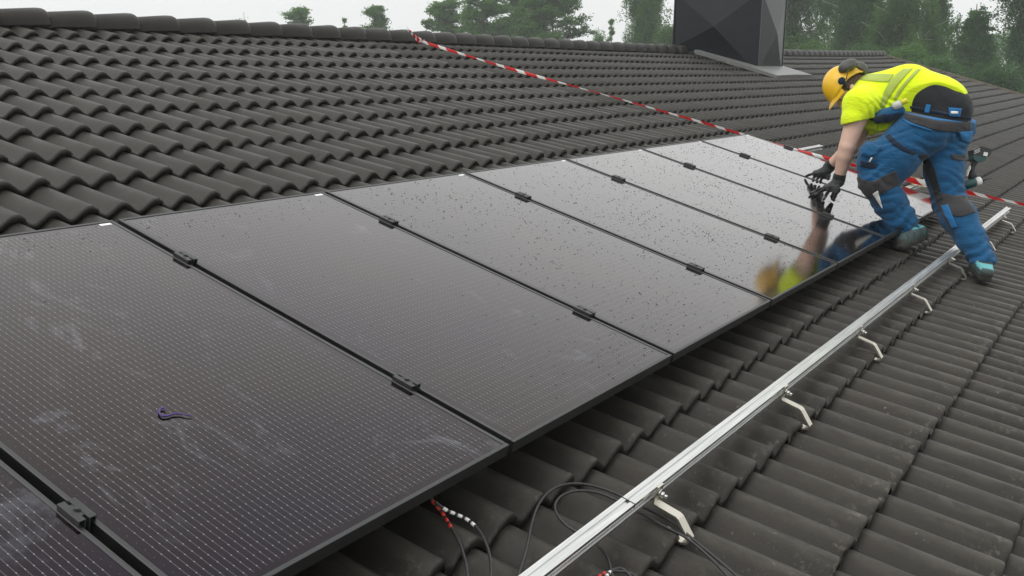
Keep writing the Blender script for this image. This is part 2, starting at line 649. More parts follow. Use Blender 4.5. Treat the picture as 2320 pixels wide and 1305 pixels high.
def ridge_mesh(var):
    r = random.Random(var)
    L, seg = .44, 12
    V, F = [], []
    for y, rs in ((-.012, .93), (-.022, 1.06), (-.006, 1.13), (.03, 1.15), (L, .90), (L, .80)):
        for k in range(seg + 1):
            t = math.pi * (k / seg)
            ww = .090 * rs
            V.append((-y * S, math.cos(t) * ww * 1.05 * S, (math.sin(t) ** .8 * (ww * .86 + .024) - .034) * S))
    for i in range(5):
        for k in range(seg):
            F.append((i * (seg + 1) + k, i * (seg + 1) + k + 1, (i + 1) * (seg + 1) + k + 1, (i + 1) * (seg + 1) + k))
    return mesh_from('ridge_tile', V, F, M['tile'], smooth=True)


ridge_v = [ridge_mesh(k) for k in range(2)]
for k in range(-14, 66):
    u = 2.862 + k * .3435
    if u > 25.2: break
    if 13.35 < u < 15.35: continue
    o = put('ridge_tile', ridge_v[k % 2], roof)
    n = N_CREST + .004 + float(lift(u, RIDGE_V))
    loc = w3((u, RIDGE_V, n)) + np.array([0, 0, .0]) - HB
    o.matrix_local = Matrix.Translation(loc) @ Matrix.Rotation(rnd.uniform(-.012, .012), 4, 'Z') @ Matrix.Rotation(-.040 + rnd.uniform(-.006, .006), 4, 'Y')
# dark ridge roll below the ridge tiles
mb = MB()
pts = [w3((u, RIDGE_V - .06, N_CREST - .03 + float(lift(u, RIDGE_V)))) - HB for u in np.linspace(-5, 25.1, 31)]
mb.tube(pts, .035, 6)
mb.build('ridge_roll', M['under'], roof)
# verge board at the far gable
mb = MB()
for j in range(12):
    v0, v1 = -2.4 + j * .62, -2.4 + (j + 1) * .62
    A = []
    for v in (v0, v1):
        u = float(verge(v))
        n = N_CREST + float(lift(u, v))
        A.append([w3((u + du, v, n + dn_)) - HB for du, dn_ in ((-.06, .012), (.02, .012), (.02, -.2), (-.06, -.2))])
    V = A[0] + A[1]
    mb.add(V, [(0, 1, 5, 4), (1, 2, 6, 5), (3, 0, 4, 7), (2, 3, 7, 6), (0, 3, 2, 1), (4, 5, 6, 7)])
mb.build('verge_board', mottled('weathered verge metal', (.12, .09, .06), (.2, .17, .13), 10, .6, .1, 40), roof)
# walls of the house
mb = MB()
yb, yf = w3((0, -1.6, 0))[1], w3((0, 5.15, 0))[1] + 6.4
for (x0, y0, x1, y1) in ((-4.5, yb, 25.0, yb + .3), (-4.5, yf - .3, 25.0, yf), (-4.5, yb + .3, -4.2, yf - .3), (24.7, yb + .3, 25.0, yf - .3)):
    mb.box(np.array((x0, y0, -4.45)) - HB, np.array((x1, y1, -.95)) - HB)
mb.build('wall', M['wall'], house)

# ------------------------------------------------------------------ chimney (part of the house)
CU0, CU1, CV0 = 13.66, 14.78, 4.11


def chim_pt(u, yw, z):
    return np.array([u * S, yw, z]) - HB


nfar = lambda u, v: float(lift(u, v)) + N_CREST
base_front = w3((CU0, CV0, nfar(CU0, CV0)))
y_front, z_front = base_front[1], base_front[2]
top_z = z_front + 1.17
slope = math.tan(PITCH)
y_back = y_front + 1.42
z_b = z_front + 1.42 * slope
mb = MB()


def crease_face(P, depth_vec):
    """P: four corners; adds a shallow four-sided pyramid (cross-broken sheet)"""
    P = [np.asarray(p) for p in P]
    c = sum(P) / 4 + depth_vec
    for i in range(4):
        mb.add([P[i], P[(i + 1) % 4], c], [(0, 1, 2)])


seams = [z_b + .08, z_b + 1.12]
x0, x1 = CU0 * S, CU1 * S
o = np.zeros(3)
g = lambda x, y, z: np.array([x, y, z]) - HB
# lower sheets reach down to the slope, upper sheets are rectangular
zb0, zf0 = z_b - .05, z_front - .05
crease_face([g(x0, y_back, zb0), g(x0, y_front, zf0), g(x0, y_front, top_z), g(x0, y_back, top_z)], np.array([-.085, 0, 0]))
crease_face([g(x0, y_front, zf0), g(x1, y_front, zf0), g(x1, y_front, top_z), g(x0, y_front, top_z)], np.array([0, -.085, 0]))
crease_face([g(x1, y_front, zf0), g(x1, y_back, zb0), g(x1, y_back, top_z), g(x1, y_front, top_z)], np.array([.035, 0, 0]))
crease_face([g(x1, y_back, z_b - .4), g(x0, y_back, z_b - .4), g(x0, y_back, top_z), g(x1, y_back, top_z)], np.array([0, .035, 0]))
mb.add([g(x0, y_front, top_z), g(x1, y_front, top_z), g(x1, y_back, top_z), g(x0, y_back, top_z)], [(0, 1, 2, 3)])
chimney = mb.build('chimney', M['chim'], house)
# corner strips
for nm, (xa, ya) in (('corner_strip', (x0, y_front)), ('corner_strip', (x1, y_front)), ('corner_strip', (x0, y_back))):
    zb = (z_front if ya == y_front else z_b) - .03
    MB().box(g(xa - .012, ya - .012, zb), g(xa + .012, ya + .012, top_z + .01)).build(nm, M['chim'], chimney)
mb = MB()
mb.box(g(x0 - .05, y_front - .05, top_z + .05), g(x1 + .05, y_back + .05, top_z + .075))
for xa in (x0 + .05, x1 - .05):
    for ya in (y_front + .05, y_back - .05):
        mb.box(g(xa - .02, ya - .02, top_z), g(xa + .02, ya + .02, top_z + .05))
mb.build('rain_cap', M['chim'], chimney)
# apron flashing lying over the tiles
mb = MB()
fl = .028
u0, u1, va, vb = 13.47, 15.14, 3.72, 5.10
R = lambda u, v, dn_: w3((u, v, nfar(u, v) + dn_)) - HB
corners = [(u0, va + .0), (.5 * (u0 + u1), va - .05), (u1, va)]
V = [R(u0, va, fl), R((u0 + u1) / 2, va - .01, fl + .012), R(u1, va, fl), R(u1, vb, fl + .01), R(u0, vb, fl + .01),
     R(CU0 - .02, CV0 - .02, fl + .03), R(CU1 + .02, CV0 - .02, fl + .03)]
mb.add(V, [(0, 1, 5), (1, 6, 5), (1, 2, 6), (2, 3, 6), (0, 5, 4), (6, 3, 4, 5)])
Vb = [R(u0, va, -.02), R((u0 + u1) / 2, va - .01, -.025), R(u1, va, -.02), R(u1, vb, -.02), R(u0, vb, -.02)]
mb.add(V[:5] + Vb, [(0, 5, 6, 1), (1, 6, 7, 2), (2, 7, 8, 3), (4, 9, 5, 0)])
mb.build('flashing', M['flash'], chimney)

# ------------------------------------------------------------------ mounting rails and hooks
RAIL = [(0, 0), (-.0125, 0), (-.0125, -.004), (-.0235, -.004), (-.0235, 0), (-.037, 0), (-.037, -.0105), (-.029, -.0125), (-.029, -.029), (-.037, -.031), (-.037, -.041), (0, -.041)]
RAIL = [(a * S, b * S) for a, b in RAIL]


def rail(u0, u1, vtop, ntop, label):
    o = empty('mounting_rail', label, 'rail', mat=Matrix.Translation(wv(u0, vtop, ntop)) @ ROOF, group='aluminium mounting rails')
    MB().prism(RAIL[::-1], 0, 0, (u1 - u0) * S).build('extrusion', M['alu'], o)
    sp = MB()
    a = 1.205 - u0
    if a > 0 and vtop < 0:
        sp.box((((a - .115) * S), -.0385 * S, -.0118 * S), ((a - .113) * S, .001 * S, .0012 * S))
        sp.build('joint', M['clamp'], o)
    return o


rail(.25, 7.90, -.2985, -.036, 'bare silver mounting rail below the panels, running up to the barrier tape')
rail(-1.2, 7.93, .385, -.0375, 'silver mounting rail under the lower ends of the panels')
rail(-1.2, 7.95, 1.335, -.0375, 'silver mounting rail under the upper ends of the panels, poking out past the far panel')


def hook(u, vb, label, nose):
    """strap hook: upright plate against the rail, arm over the tile, end tucked under a tile nose"""
    o = empty('roof_hook', label, 'roof hook', mat=Matrix.Translation(wv(u, vb, 0)) @ ROOF, group='roof hooks holding the bare rail')
    d = nose - vb
    path = [(.0, -.030), (.0, -.074), (-.004, -.083), (-.070, -.085), (-.078, -.088), (d - .012, -.128), (d - .010, -.138), (d + .004, -.146), (d + .06, -.142)]
    tk, hw = .006, .0165
    P = [np.array(q) for q in path]
    L, Rr = [], []
    for i, q in enumerate(P):
        t = (P[min(i + 1, len(P) - 1)] - P[max(i - 1, 0)])
        t = t / np.linalg.norm(t)
        nn = np.array([-t[1], t[0]])
        L.append(q + nn * tk / 2)
        Rr.append(q - nn * tk / 2)
    V, F = [], []
    for a, b in zip(L, Rr):
        for p in (a, b):
            V += [(-hw * S, p[0] * S, p[1] * S), (hw * S, p[0] * S, p[1] * S)]
    for i in range(len(P) - 1):
        a, b = i * 4, i * 4 + 4
        F += [(a, a + 1, b + 1, b), (a + 2, b + 2, b + 3, a + 3), (a, b, b + 2, a + 2), (a + 1, a + 3, b + 3, b + 1)]
    F += [(0, 2, 3, 1)]
    e = (len(P) - 1) * 4
    F += [(e, e + 1, e + 3, e + 2)]
    MB().add(V, F).build('strap', M['steel'], o)
    bo = MB()
    bo.tube([(0, -.004 * S, -.052 * S), (0, -.008 * S, -.052 * S)], .013 * S, 16)
    bo.tube([(0, -.008 * S, -.052 * S), (0, -.018 * S, -.052 * S)], .0088 * S, 6)
    bo.tube([(0, -.018 * S, -.052 * S), (0, -.028 * S, -.052 * S)], .0048 * S, 10)
    bo.build('bolt', M['bolt'], o)
    return o


HK = [(1.225, 'roof hook nearest the front edge, above the looped black cables'), (2.245, 'second roof hook along the bare rail from the cable loops'),
      (3.245, 'third roof hook along the bare rail from the cable loops'), (4.275, 'fourth roof hook on the bare rail, the last before the worker'),
      (5.30, 'roof hook on the bare rail half hidden behind the rear boot of the worker'), (6.42, 'roof hook on the bare rail just past the worker'),
      (7.45, 'last roof hook, near the far end of the bare rail')]
for u, lb in HK:
    hook(u, -.342, lb, -.452)

# ------------------------------------------------------------------ solar panels
PWD, PLN = .977, 1.685
FH = .0345
fr = MB()
lip, gl = .0115, .0022
def ring(x0, y0, x1, y1, w, z0, z1):
    for a, b in (((x0, y0, z0), (x1, y0 + w, z1)), ((x0, y1 - w, z0), (x1, y1, z1)), ((x0, y0 + w, z0), (x0 + w, y1 - w, z1)), ((x1 - w, y0 + w, z0), (x1, y1 - w, z1))):
        fr.box(tuple(q * S for q in a), tuple(q * S for q in b), bev=.0012)
ring(0, 0, PWD, PLN, lip, -FH, 0)
fr.box((lip * S, lip * S, -.020 * S), ((PWD - lip) * S, (PLN - lip) * S, -.0125 * S))
me_frame = fr.mesh('frame', M['frame'])
gm = MB()
e = .0006
gm.add([((lip - e) * S, (lip - e) * S, -gl * S), ((PWD - lip + e) * S, (lip - e) * S, -gl * S), ((PWD - lip + e) * S, (PLN - lip + e) * S, -gl * S), ((lip - e) * S, (PLN - lip + e) * S, -gl * S)], [(0, 1, 2, 3)])
me_glass = gm.mesh('glass', M['glass'])
me_glass_d = gm.mesh('glass', M['glass_dusty'])
st = MB()
st.box(((PWD - .062) * S, (PLN - .031) * S, -.0021 * S), ((PWD - .020) * S, (PLN - .017) * S, -.0017 * S))
me_st = st.mesh('sticker', M['white'])
PLAB = ['dark purple solar panel cut off at the near corner, left of the widest gap',
        'large near solar panel with a purple strap lying on it',
        'second full solar panel, smeared with pale dried streaks, next to the purple strap panel',
        'solar panel covered in raindrops between the smeared panel and the mirrored yellow patch',
        'solar panel mirroring the yellow shirt of the worker at its lower corner',
        'solar panel mirroring the dark trousers beside the front boot of the worker',
        'solar panel right under the gloved hands of the worker',
        'farthest solar panel, its edge against the barrier tape']
for k in range(-1, 7):
    o = empty('solar_module', PLAB[k + 1], 'solar panel', mat=Matrix.Translation(wv(k + .0115, 0, 0)) @ ROOF, group='black solar panels in a row on the roof')
    put('frame', me_frame, o)
    put('glass', me_glass_d if k < 2 else me_glass, o)
    put('sticker', me_st, o)

# clamps between panels
cb = MB()
c = S
for sx in (-1, 1):
    a, b = sorted((sx * .0035, sx * .0195))
    cb.box((a * c, -.036 * c, .0095 * c), (b * c, .036 * c, .0130 * c), bev=.0008)
    a, b = sorted((sx * .0035, sx * .0065))
    cb.box((a * c, -.036 * c, -.030 * c), (b * c, .036 * c, .0092 * c))
    a, b = sorted((sx * .0165, sx * .0192))
    cb.box((a * c, -.0355 * c, .0005 * c), (b * c, .0355 * c, .0094 * c))
cb.box((-.0035 * c, -.020 * c, -.004 * c), (.0035 * c, .020 * c, .0115 * c))
cb.box((-.0034 * c, -.036 * c, -.0300 * c), (.0034 * c, .036 * c, -.024 * c))
me_cl = cb.mesh('body', M['clamp'])
bb = MB()
bb.tube([(0, 0, .0130 * c), (0, 0, .0142 * c)], .0078 * c, 14)
bb.tube([(0, 0, .0142 * c), (0, 0, .0168 * c)], .0058 * c, 6)
me_bo = bb.mesh('bolt', M['clamp'])
ORD = ['nearest', 'second', 'third', 'fourth', 'fifth', 'sixth', 'seventh']
GAP = ['the widest gap at the near corner', 'the gap beside the purple strap panel', 'the gap beyond the smeared panel', 'the gap above the mirrored yellow patch',
       'the gap just this side of the gloved hands', 'the gap where the gloves rest', 'the gap by the last panel']
GAP = ['the widest gap, at the near corner', 'the gap on the far side of the purple strap panel', 'the third gap between panels, past the smeared panel',
       'the fourth gap between panels', 'the fifth gap between panels, ending by the mirrored trousers', 'the sixth gap between panels, under the gloves', 'x']
for k in range(0, 7):
    for v, w in ((.367, 'lower'), (1.315, 'upper')):
        if k == 6 and v < 1:
            continue
        lab = f'black {w} clamp in {GAP[k]}' if k < 6 else 'black upper clamp in the last gap, next to the far panel'
        o = empty('panel_clamp', lab, 'clamp', mat=Matrix.Translation(wv(k, v, 0)) @ ROOF, group='black clamps between the panels')
        put('body', me_cl, o)
        put('bolt', me_bo, o)
o = empty('panel_clamp', 'black end clamp on the outer edge of the farthest panel', 'clamp', mat=Matrix.Translation(wv(6.998, 1.315, 0)) @ ROOF, group='black clamps between the panels')
put('body', me_cl, o)
put('bolt', me_bo, o)

# raindrops standing on the glass
DV, DF, nd = [], [], 0
ring_t = np.arange(7) * 2 * np.pi / 7
for k in range(-1, 7):
    cnt = {-1: 60, 0: 420, 1: 460, 2: 1400, 3: 1500, 4: 1350, 5: 1150, 6: 900}[k]
    seeds = rng.random((26, 2))
    for i in range(cnt):
        if k >= 2:
            if rng.random() < .45:
                q = seeds[rng.integers(26)] + rng.normal(0, .05, 2)
            else:
                q = rng.random(2)
        else:
            # near panels: drops gather along the upper edge and the lower far corner
            t = rng.random()
            if t < .42:
                q = np.array([rng.random(), 1 - abs(rng.normal(0, .07))])
            elif t < .86:
                q = np.array([1 - abs(rng.normal(0, .35)), abs(rng.normal(0, .13))])
            else:
                q = rng.random(2)
        if not (.02 < q[0] < .98 and .012 < q[1] < .988): continue
        r = (.0012 + .0028 * rng.random() ** 2.8) * (1.08 if k >= 2 else 1.0)
        ax = r * rng.uniform(.8, 1.5), r * rng.uniform(.7, 1.2)
        th = rng.uniform(0, np.pi)
        cx, cy = k + .0115 + lip + q[0] * (PWD - 2 * lip), lip + q[1] * (PLN - 2 * lip)
        e1 = np.stack([ax[0] * np.cos(ring_t), ax[1] * np.sin(ring_t)], 1)
        rot = np.array([[np.cos(th), -np.sin(th)], [np.sin(th), np.cos(th)]])
        e1 = e1 @ rot.T
        z0, hgt = -gl + .0001, r * rng.uniform(.45, .7)
        P = [np.array([cx, cy, z0 + hgt])]
        for s_, zz in ((.62, .72), (1.0, 0)):
            for a in e1:
                P.append(np.array([cx + a[0] * s_, cy + a[1] * s_, z0 + zz * hgt]))
        DV += P
        for j in range(7):
            j2 = (j + 1) % 7
            DF.append((nd, nd + 1 + j, nd + 1 + j2))
            DF.append((nd + 1 + j, nd + 8 + j, nd + 8 + j2))
            DF.append((nd + 1 + j, nd + 8 + j2, nd + 1 + j2))
        nd += 15
drops = put('raindrops', mesh_from('raindrops', wvs(DV), np.array(DF), M['water'], smooth=True))
tag(drops, 'raindrops standing in scattered beads on the solar panels', 'raindrops', kind='stuff')


# ------------------------------------------------------------------ small things on the roof
def ribbon(P, w, sides, thick=.0008):
    """strip along world points P with half-width vectors"""
    V, F = [], []
    n = len(P)
    for p, s in zip(P, sides):
        V += [p - s, p + s]
    for i in range(n - 1):
        F.append((2 * i, 2 * i + 1, 2 * i + 3, 2 * i + 2))
    return V, F


# purple strap: a stiff moulded strip with a curled hook end
pp = catmull([tuple(onn(x, y, .0028)) for x, y in [(375, 929), (371, 924), (363, 927), (361, 935), (368, 942), (380, 942), (392, 938), (405, 937), (422, 940), (436, 942)]], 6)
mb = MB()
mb.tube([w3(p) for p in pp], [.0014 + .0014 * math.sin(math.pi * min(1, .12 + i / len(pp))) for i in range(len(pp))], 6)
o = mb.build('purple_strap', M['purple'])
tag(o, 'small purple plastic strap with a hooked end lying on the near panel', 'strap')


def tile_top(u, v):
    """approximate top surface of the tiles at (u, v)"""
    rows = sorted(ROWS)
    k = max([r for r in rows if r <= v] or [rows[0]])
    ub = 2.647 - 2 * TW + TW
    return N_CREST + float(tile_profile(np.array((u - ub)))) - .034 / .3126 * (v - k)


def cable(pts, label, r=.0037, bands=None):
    P = catmull(pts, 10)
    Q = []
    for p in P:
        p = np.array(p, float)
        p[2] = max(p[2], tile_top(p[0], p[1]) + r * 1.1)
        Q.append(p)
    for _ in range(6):                       # a stiff cable bridges the valleys
        Z = [q[2] for q in Q]
        for i in range(1, len(Q) - 1):
            Q[i][2] = max(Z[i], .5 * (Z[i - 1] + Z[i + 1]) - .0004)
    o = MB().tube([w3(p) for p in Q], r * S, 10).build('solar_cable', M['cable'])
    tag(o, label, 'cable', 'black solar cables on the tiles')
    if bands:
        t0, n, mat_, step, ln = bands
        L = [0]
        for a, b in zip(Q, Q[1:]):
            L.append(L[-1] + np.linalg.norm(b - a))
        def atl(s):
            i = min(max(1, int(np.searchsorted(L, s))), len(Q) - 1)
            t = (s - L[i - 1]) / max(1e-6, L[i] - L[i - 1])
            return Q[i - 1] + (Q[i] - Q[i - 1]) * t
        for k in range(n):
            s = t0 + k * step
            MB().tube([w3(atl(s)), w3(atl(s + ln * .5)), w3(atl(s + ln))], r * 1.22 * S, 10).build('sleeve_ring', M[mat_], o)
    return o


def on(x, y, n=-.115):
    return tuple(onn(x, y, n))


cable([on(972, 1122, -.07), on(985, 1142, -.095), on(1002, 1162, -.11), on(1022, 1195), on(1040, 1228), on(1054, 1270), on(1060, 1310), on(1058, 1350)],
      'black cable ringed with red sleeves coming out from under the near panel', bands=(.018, 5, 'red', .021, .0125))
cable([on(985, 1136, -.085), on(1010, 1155, -.1), on(1040, 1168, -.11), on(1064, 1181), on(1088, 1206), on(1106, 1245), on(1113, 1290), on(1108, 1345)],
      'black cable ringed with white sleeves coming out from under the near panel', bands=(.026, 5, 'ring', .0205, .012))
cable([on(1165, 1330), on(1180, 1288), on(1195, 1235), on(1205, 1185), on(1222, 1140), on(1250, 1110), on(1285, 1097), on(1330, 1098), on(1385, 1114), on(1445, 1143), on(1520, 1182), on(1590, 1238), on(1650, 1288), on(1700, 1335)],
      'outer looped black cable passing under the bare rail')
cable([on(1395, 1345), on(1386, 1300), on(1375, 1262), on(1352, 1234), on(1318, 1212), on(1283, 1190), on(1262, 1165), on(1258, 1142), on(1275, 1122), on(1310, 1112), on(1360, 1118), on(1420, 1145), on(1500, 1190), on(1560, 1222), on(1620, 1275), on(1670, 1330)],
      'inner looped black cable passing twice under the bare rail')
cable([on(1320, 1345), on(1352, 1310), on(1375, 1296), on(1400, 1294), on(1430, 1300), on(1470, 1325)],
      'cable end with alternating red sleeves at the bottom edge beside the rail', bands=(.03, 5, 'red', .018, .010))
cable([on(1360, 1335), on(1376, 1303), on(1392, 1290), on(1412, 1290), on(1440, 1318)],
      'cable end with pale sleeves at the bottom edge beside the rail', bands=(.02, 4, 'ring', .017, .009))

# barrier tape, twisted and sagging from the ridge past the last panel
tp = catmull([atu(x, y, u) for x, y, u in [(952, 93, 6.5), (1120, 145, 6.6), (1300, 196, 6.72), (1500, 252, 6.87), (1675, 302.5, 7.0), (1790, 336, 7.03), (1880, 360, 7.05), (2035, 402, 7.1), (2190, 437, 7.15), (2320, 466, 7.2), (2420, 487, 7.24)]], 24)
W_ = [w3(p) for p in tp]
view = [np.array(p) - cl for p in W_]
V, F, UV = [], [], []
s_ = 0
for i, p in enumerate(W_):
    t = W_[min(i + 1, len(W_) - 1)] - W_[max(i - 1, 0)]
    t /= np.linalg.norm(t)
    if i: s_ += np.linalg.norm(W_[i] - W_[i - 1])
    a = np.cross(t, [0, 0, 1.0]); a /= np.linalg.norm(a)
    b = np.cross(a, t)
    f_ = i / (len(W_) - 1)
    th = .9 + .5 * math.sin(s_ * 2.1) + .3 * math.sin(s_ * 5.3 + 1)
    hw = .0115 + .0285 * max(0, (f_ - .58) / .42) ** .7 + .003 * math.sin(s_ * 7)
    d = math.cos(th) * a + math.sin(th) * b
    # two folded halves
    e = math.cos(th + .5) * a + math.sin(th + .5) * b
    V += [p - d * hw, p, p + e * hw]
    UV += [(s_, -hw), (s_, 0), (s_, hw)]
n = len(W_)
for i in range(n - 1):
    F += [(3 * i, 3 * i + 1, 3 * i + 4, 3 * i + 3), (3 * i + 1, 3 * i + 2, 3 * i + 5, 3 * i + 4)]
mt = Mat('red and white tape', (.8, .8, .8), .35)
uvn = mt.coord('UV')
sp_ = mt.node('ShaderNodeSeparateXYZ')
mt.l.new(uvn, sp_.inputs[0])
fr_ = mt.math('FRACT', mt.math('DIVIDE', mt.math('ADD', sp_.outputs[0], mt.math('MULTIPLY', sp_.outputs[1], 1.3)), .215))
stripe = mt.math('GREATER_THAN', fr_, .40)
mt.set('Base Color', mt.mix(stripe, (.82, .82, .81), (.62, .018, .02)))
trn = mt.node('ShaderNodeBsdfTranslucent')
mt.l.new(mt.mix(stripe, (.82, .82, .81), (.62, .018, .02)), trn.inputs['Color'])
msx = mt.node('ShaderNodeMixShader')
msx.inputs[0].default_value = .3
mt.l.new(mt.b.outputs[0], msx.inputs[1]); mt.l.new(trn.outputs[0], msx.inputs[2])
mt.l.new(msx.outputs[0], mt.n['Material Output'].inputs['Surface'])
me = mesh_from('barrier_tape', V, F, mt.m, smooth=False)
uvl = me.uv_layers.new(name='uv')
li = np.zeros(len(me.loops), np.int32)
me.loops.foreach_get('vertex_index', li)
uvl.data.foreach_set('uv', np.array(UV, np.float32)[li].ravel())
tape = put('barrier_tape', me)
tag(tape, 'red and white barrier tape stretched from the ridge down past the far panel', 'barrier tape')
# knot and loose end round the ridge tile
kn = MB()
k0 = [atu(x, y, u) for x, y, u in [(922, 66, 6.34), (930, 72, 6.36), (938, 82, 6.42), (944, 88, 6.46), (953, 91, 6.5), (962, 94, 6.53)]]
P = [w3(p) for p in catmull(k0, 5)]
V, F, UV = [], [], []
for i, p in enumerate(P):
    hw = .014 + .009 * math.sin(i * 1.3) + (.016 if 11 < i < 20 else 0)
    V += [p + np.array([-hw * .5, 0, hw]), p + np.array([0, -.012 - .01 * math.sin(i * 2.2), 0]), p + np.array([hw * .5, 0, -hw])]
    UV += [(i * .035, 0), (i * .035, .02), (i * .035, .04)]
for i in range(len(P) - 1):
    F += [(3 * i, 3 * i + 1, 3 * i + 4, 3 * i + 3), (3 * i + 1, 3 * i + 2, 3 * i + 5, 3 * i + 4)]
me = mesh_from('knot', V, F, mt.m)
uvl = me.uv_layers.new(name='uv')
li = np.zeros(len(me.loops), np.int32)
me.loops.foreach_get('vertex_index', li)
uvl.data.foreach_set('uv', np.array(UV, np.float32)[li].ravel())
put('knot', me, tape)

# folded tan cardboard corner behind the last panel
mb = MB()
c0 = [onn(x, y, -.02) for x, y in [(2040, 405), (2052, 412), (2068, 414), (2082, 420), (2096, 428)]]
V, F = [], []
for i, p in enumerate(c0):
    z = .012 * math.sin(i * 2.1)
    V += [w3(p + np.array([0, 0, z])), w3(p + np.array([.05, .03, .045 + z])), w3(p + np.array([.13, .05, .0 + z]))]
for i in range(len(c0) - 1):
    F += [(3 * i, 3 * i + 3, 3 * i + 4, 3 * i + 1), (3 * i + 1, 3 * i + 4, 3 * i + 5, 3 * i + 2)]
mb.add(V, F)
o = mb.build('cardboard_strip', M['card'])
tag(o, 'crumpled tan cardboard strip lying at the far panel edge behind the worker', 'cardboard')

# ------------------------------------------------------------------ the worker
def lerp(a, b, t):
    return a + (b - a) * t


def J(x, y, u, rpx):
    p = atu(x, y, u)
    return p, rpx * depth(p) / FOC


class SDF:
    def __init__(self, lo, hi, h):
        self.h = h
        self.lo = np.array(lo, float)
        self.n = np.ceil((np.array(hi) - self.lo) / h).astype(int) + 1
        ax = [self.lo[i] + h * np.arange(self.n[i]) for i in range(3)]
        self.X, self.Y, self.Z = np.meshgrid(*[a.astype(np.float32) for a in ax], indexing='ij')
        self.d = np.full(self.X.shape, 9.0, np.float32)

    def cone(self, a, b, ra, rb):
        a, b = np.asarray(a, np.float32), np.asarray(b, np.float32)
        v = b - a
        t = ((self.X - a[0]) * v[0] + (self.Y - a[1]) * v[1] + (self.Z - a[2]) * v[2]) / max(float(v @ v), 1e-9)
        t = np.clip(t, 0, 1)
        dx, dy, dz = self.X - a[0] - t * v[0], self.Y - a[1] - t * v[1], self.Z - a[2] - t * v[2]
        return np.sqrt(dx * dx + dy * dy + dz * dz) - (ra + (rb - ra) * t), t

    def ell(self, c, axes, r):
        """ellipsoid with orthonormal axes (rows) and radii r"""
        P = (self.X - c[0], self.Y - c[1], self.Z - c[2])
        q = [(P[0] * A[0] + P[1] * A[1] + P[2] * A[2]) / rr for A, rr in zip(axes, r)]
        k = np.sqrt(q[0] ** 2 + q[1] ** 2 + q[2] ** 2)
        return (k - 1) * min(r)

    def plane(self, p, nrm):
        nrm = np.asarray(nrm, float) / np.linalg.norm(nrm)
        return (self.X - p[0]) * nrm[0] + (self.Y - p[1]) * nrm[1] + (self.Z - p[2]) * nrm[2]

    def add(self, d, k=.0):
        if k <= 0:
            self.d = np.minimum(self.d, d)
        else:
            hh = np.clip(.5 + .5 * (self.d - d) / k, 0, 1)
            self.d = self.d + (d - self.d) * hh - k * hh * (1 - hh)
        return self

    def cut(self, d):
        self.d = np.maximum(self.d, d)
        return self

    def chain(self, pts, k):
        for (a, ra), (b, rb) in zip(pts, pts[1:]):
            self.add(self.cone(a, b, ra, rb)[0], k)
        return self

    def wob(self, amp, fr, ph=0.0, axis=None):
        q = np.sin(self.X * fr * 1.1 + 2.1 * np.sin(self.Y * fr * .63 + ph) + ph) * np.sin(self.Z * fr * 1.3 + 1.7 * np.sin(self.X * fr * .5 + 1.3) + ph * 2)
        self.d = self.d + amp * q
        return self

    def mesh(self):
        d, n = self.d, self.d.shape
        ins = d < 0
        c = [ins[i:n[0] - 1 + i, j:n[1] - 1 + j, k:n[2] - 1 + k] for i in (0, 1) for j in (0, 1) for k in (0, 1)]
        cnt = sum(x.astype(np.int8) for x in c)
        act = (cnt > 0) & (cnt < 8)
        idx = -np.ones(act.shape, np.int64)
        I = np.argwhere(act)
        idx[act] = np.arange(len(I))
        acc = np.zeros((len(I), 3))
        num = np.zeros(len(I))
        corner = [(i, j, k) for i in (0, 1) for j in (0, 1) for k in (0, 1)]
        val = [d[I[:, 0] + a, I[:, 1] + b, I[:, 2] + e] for a, b, e in corner]
        for p in range(8):
            for q in range(p + 1, 8):
                df = [corner[q][m] - corner[p][m] for m in range(3)]
                if sum(abs(x) for x in df) != 1: continue
                v0, v1 = val[p], val[q]
                m = (v0 < 0) != (v1 < 0)
                t = np.where(m, v0 / np.where(v0 - v1 == 0, 1, v0 - v1), 0)
                for ax in range(3):
                    acc[:, ax] += np.where(m, corner[p][ax] + df[ax] * t, 0)
                num += m
        V = self.lo + (I + acc / np.maximum(num, 1)[:, None]) * self.h
        F = []
        for ax in range(3):
            o1, o2 = (ax + 1) % 3, (ax + 2) % 3
            sl0 = [slice(1, -1)] * 3
            a = [slice(None)] * 3
            a[ax] = slice(0, n[ax] - 1)
            b = [slice(None)] * 3
            b[ax] = slice(1, n[ax])
            s0, s1 = ins[tuple(a)], ins[tuple(b)]
            E = np.argwhere(s0 != s1)
            ok = (E[:, o1] > 0) & (E[:, o2] > 0) & (E[:, o1] < n[o1] - 1) & (E[:, o2] < n[o2] - 1)
            E = E[ok]
            fl = s0[E[:, 0], E[:, 1], E[:, 2]]
            def cell(da, db):
                q = E.copy()
                q[:, o1] -= da
                q[:, o2] -= db
                return idx[q[:, 0], q[:, 1], q[:, 2]]
            Q = np.stack([cell(1, 1), cell(0, 1), cell(0, 0), cell(1, 0)], 1)
            Q[~fl] = Q[~fl][:, ::-1]
            F.append(Q)
        F = np.concatenate(F)
        F = F[(F >= 0).all(1)]
        return V, F


person = empty('person', 'worker in yellow hi-vis shirt and blue trousers bending over the far panels', 'person', wv(5.55, -.33, -.12))
PB = np.array(person.location)


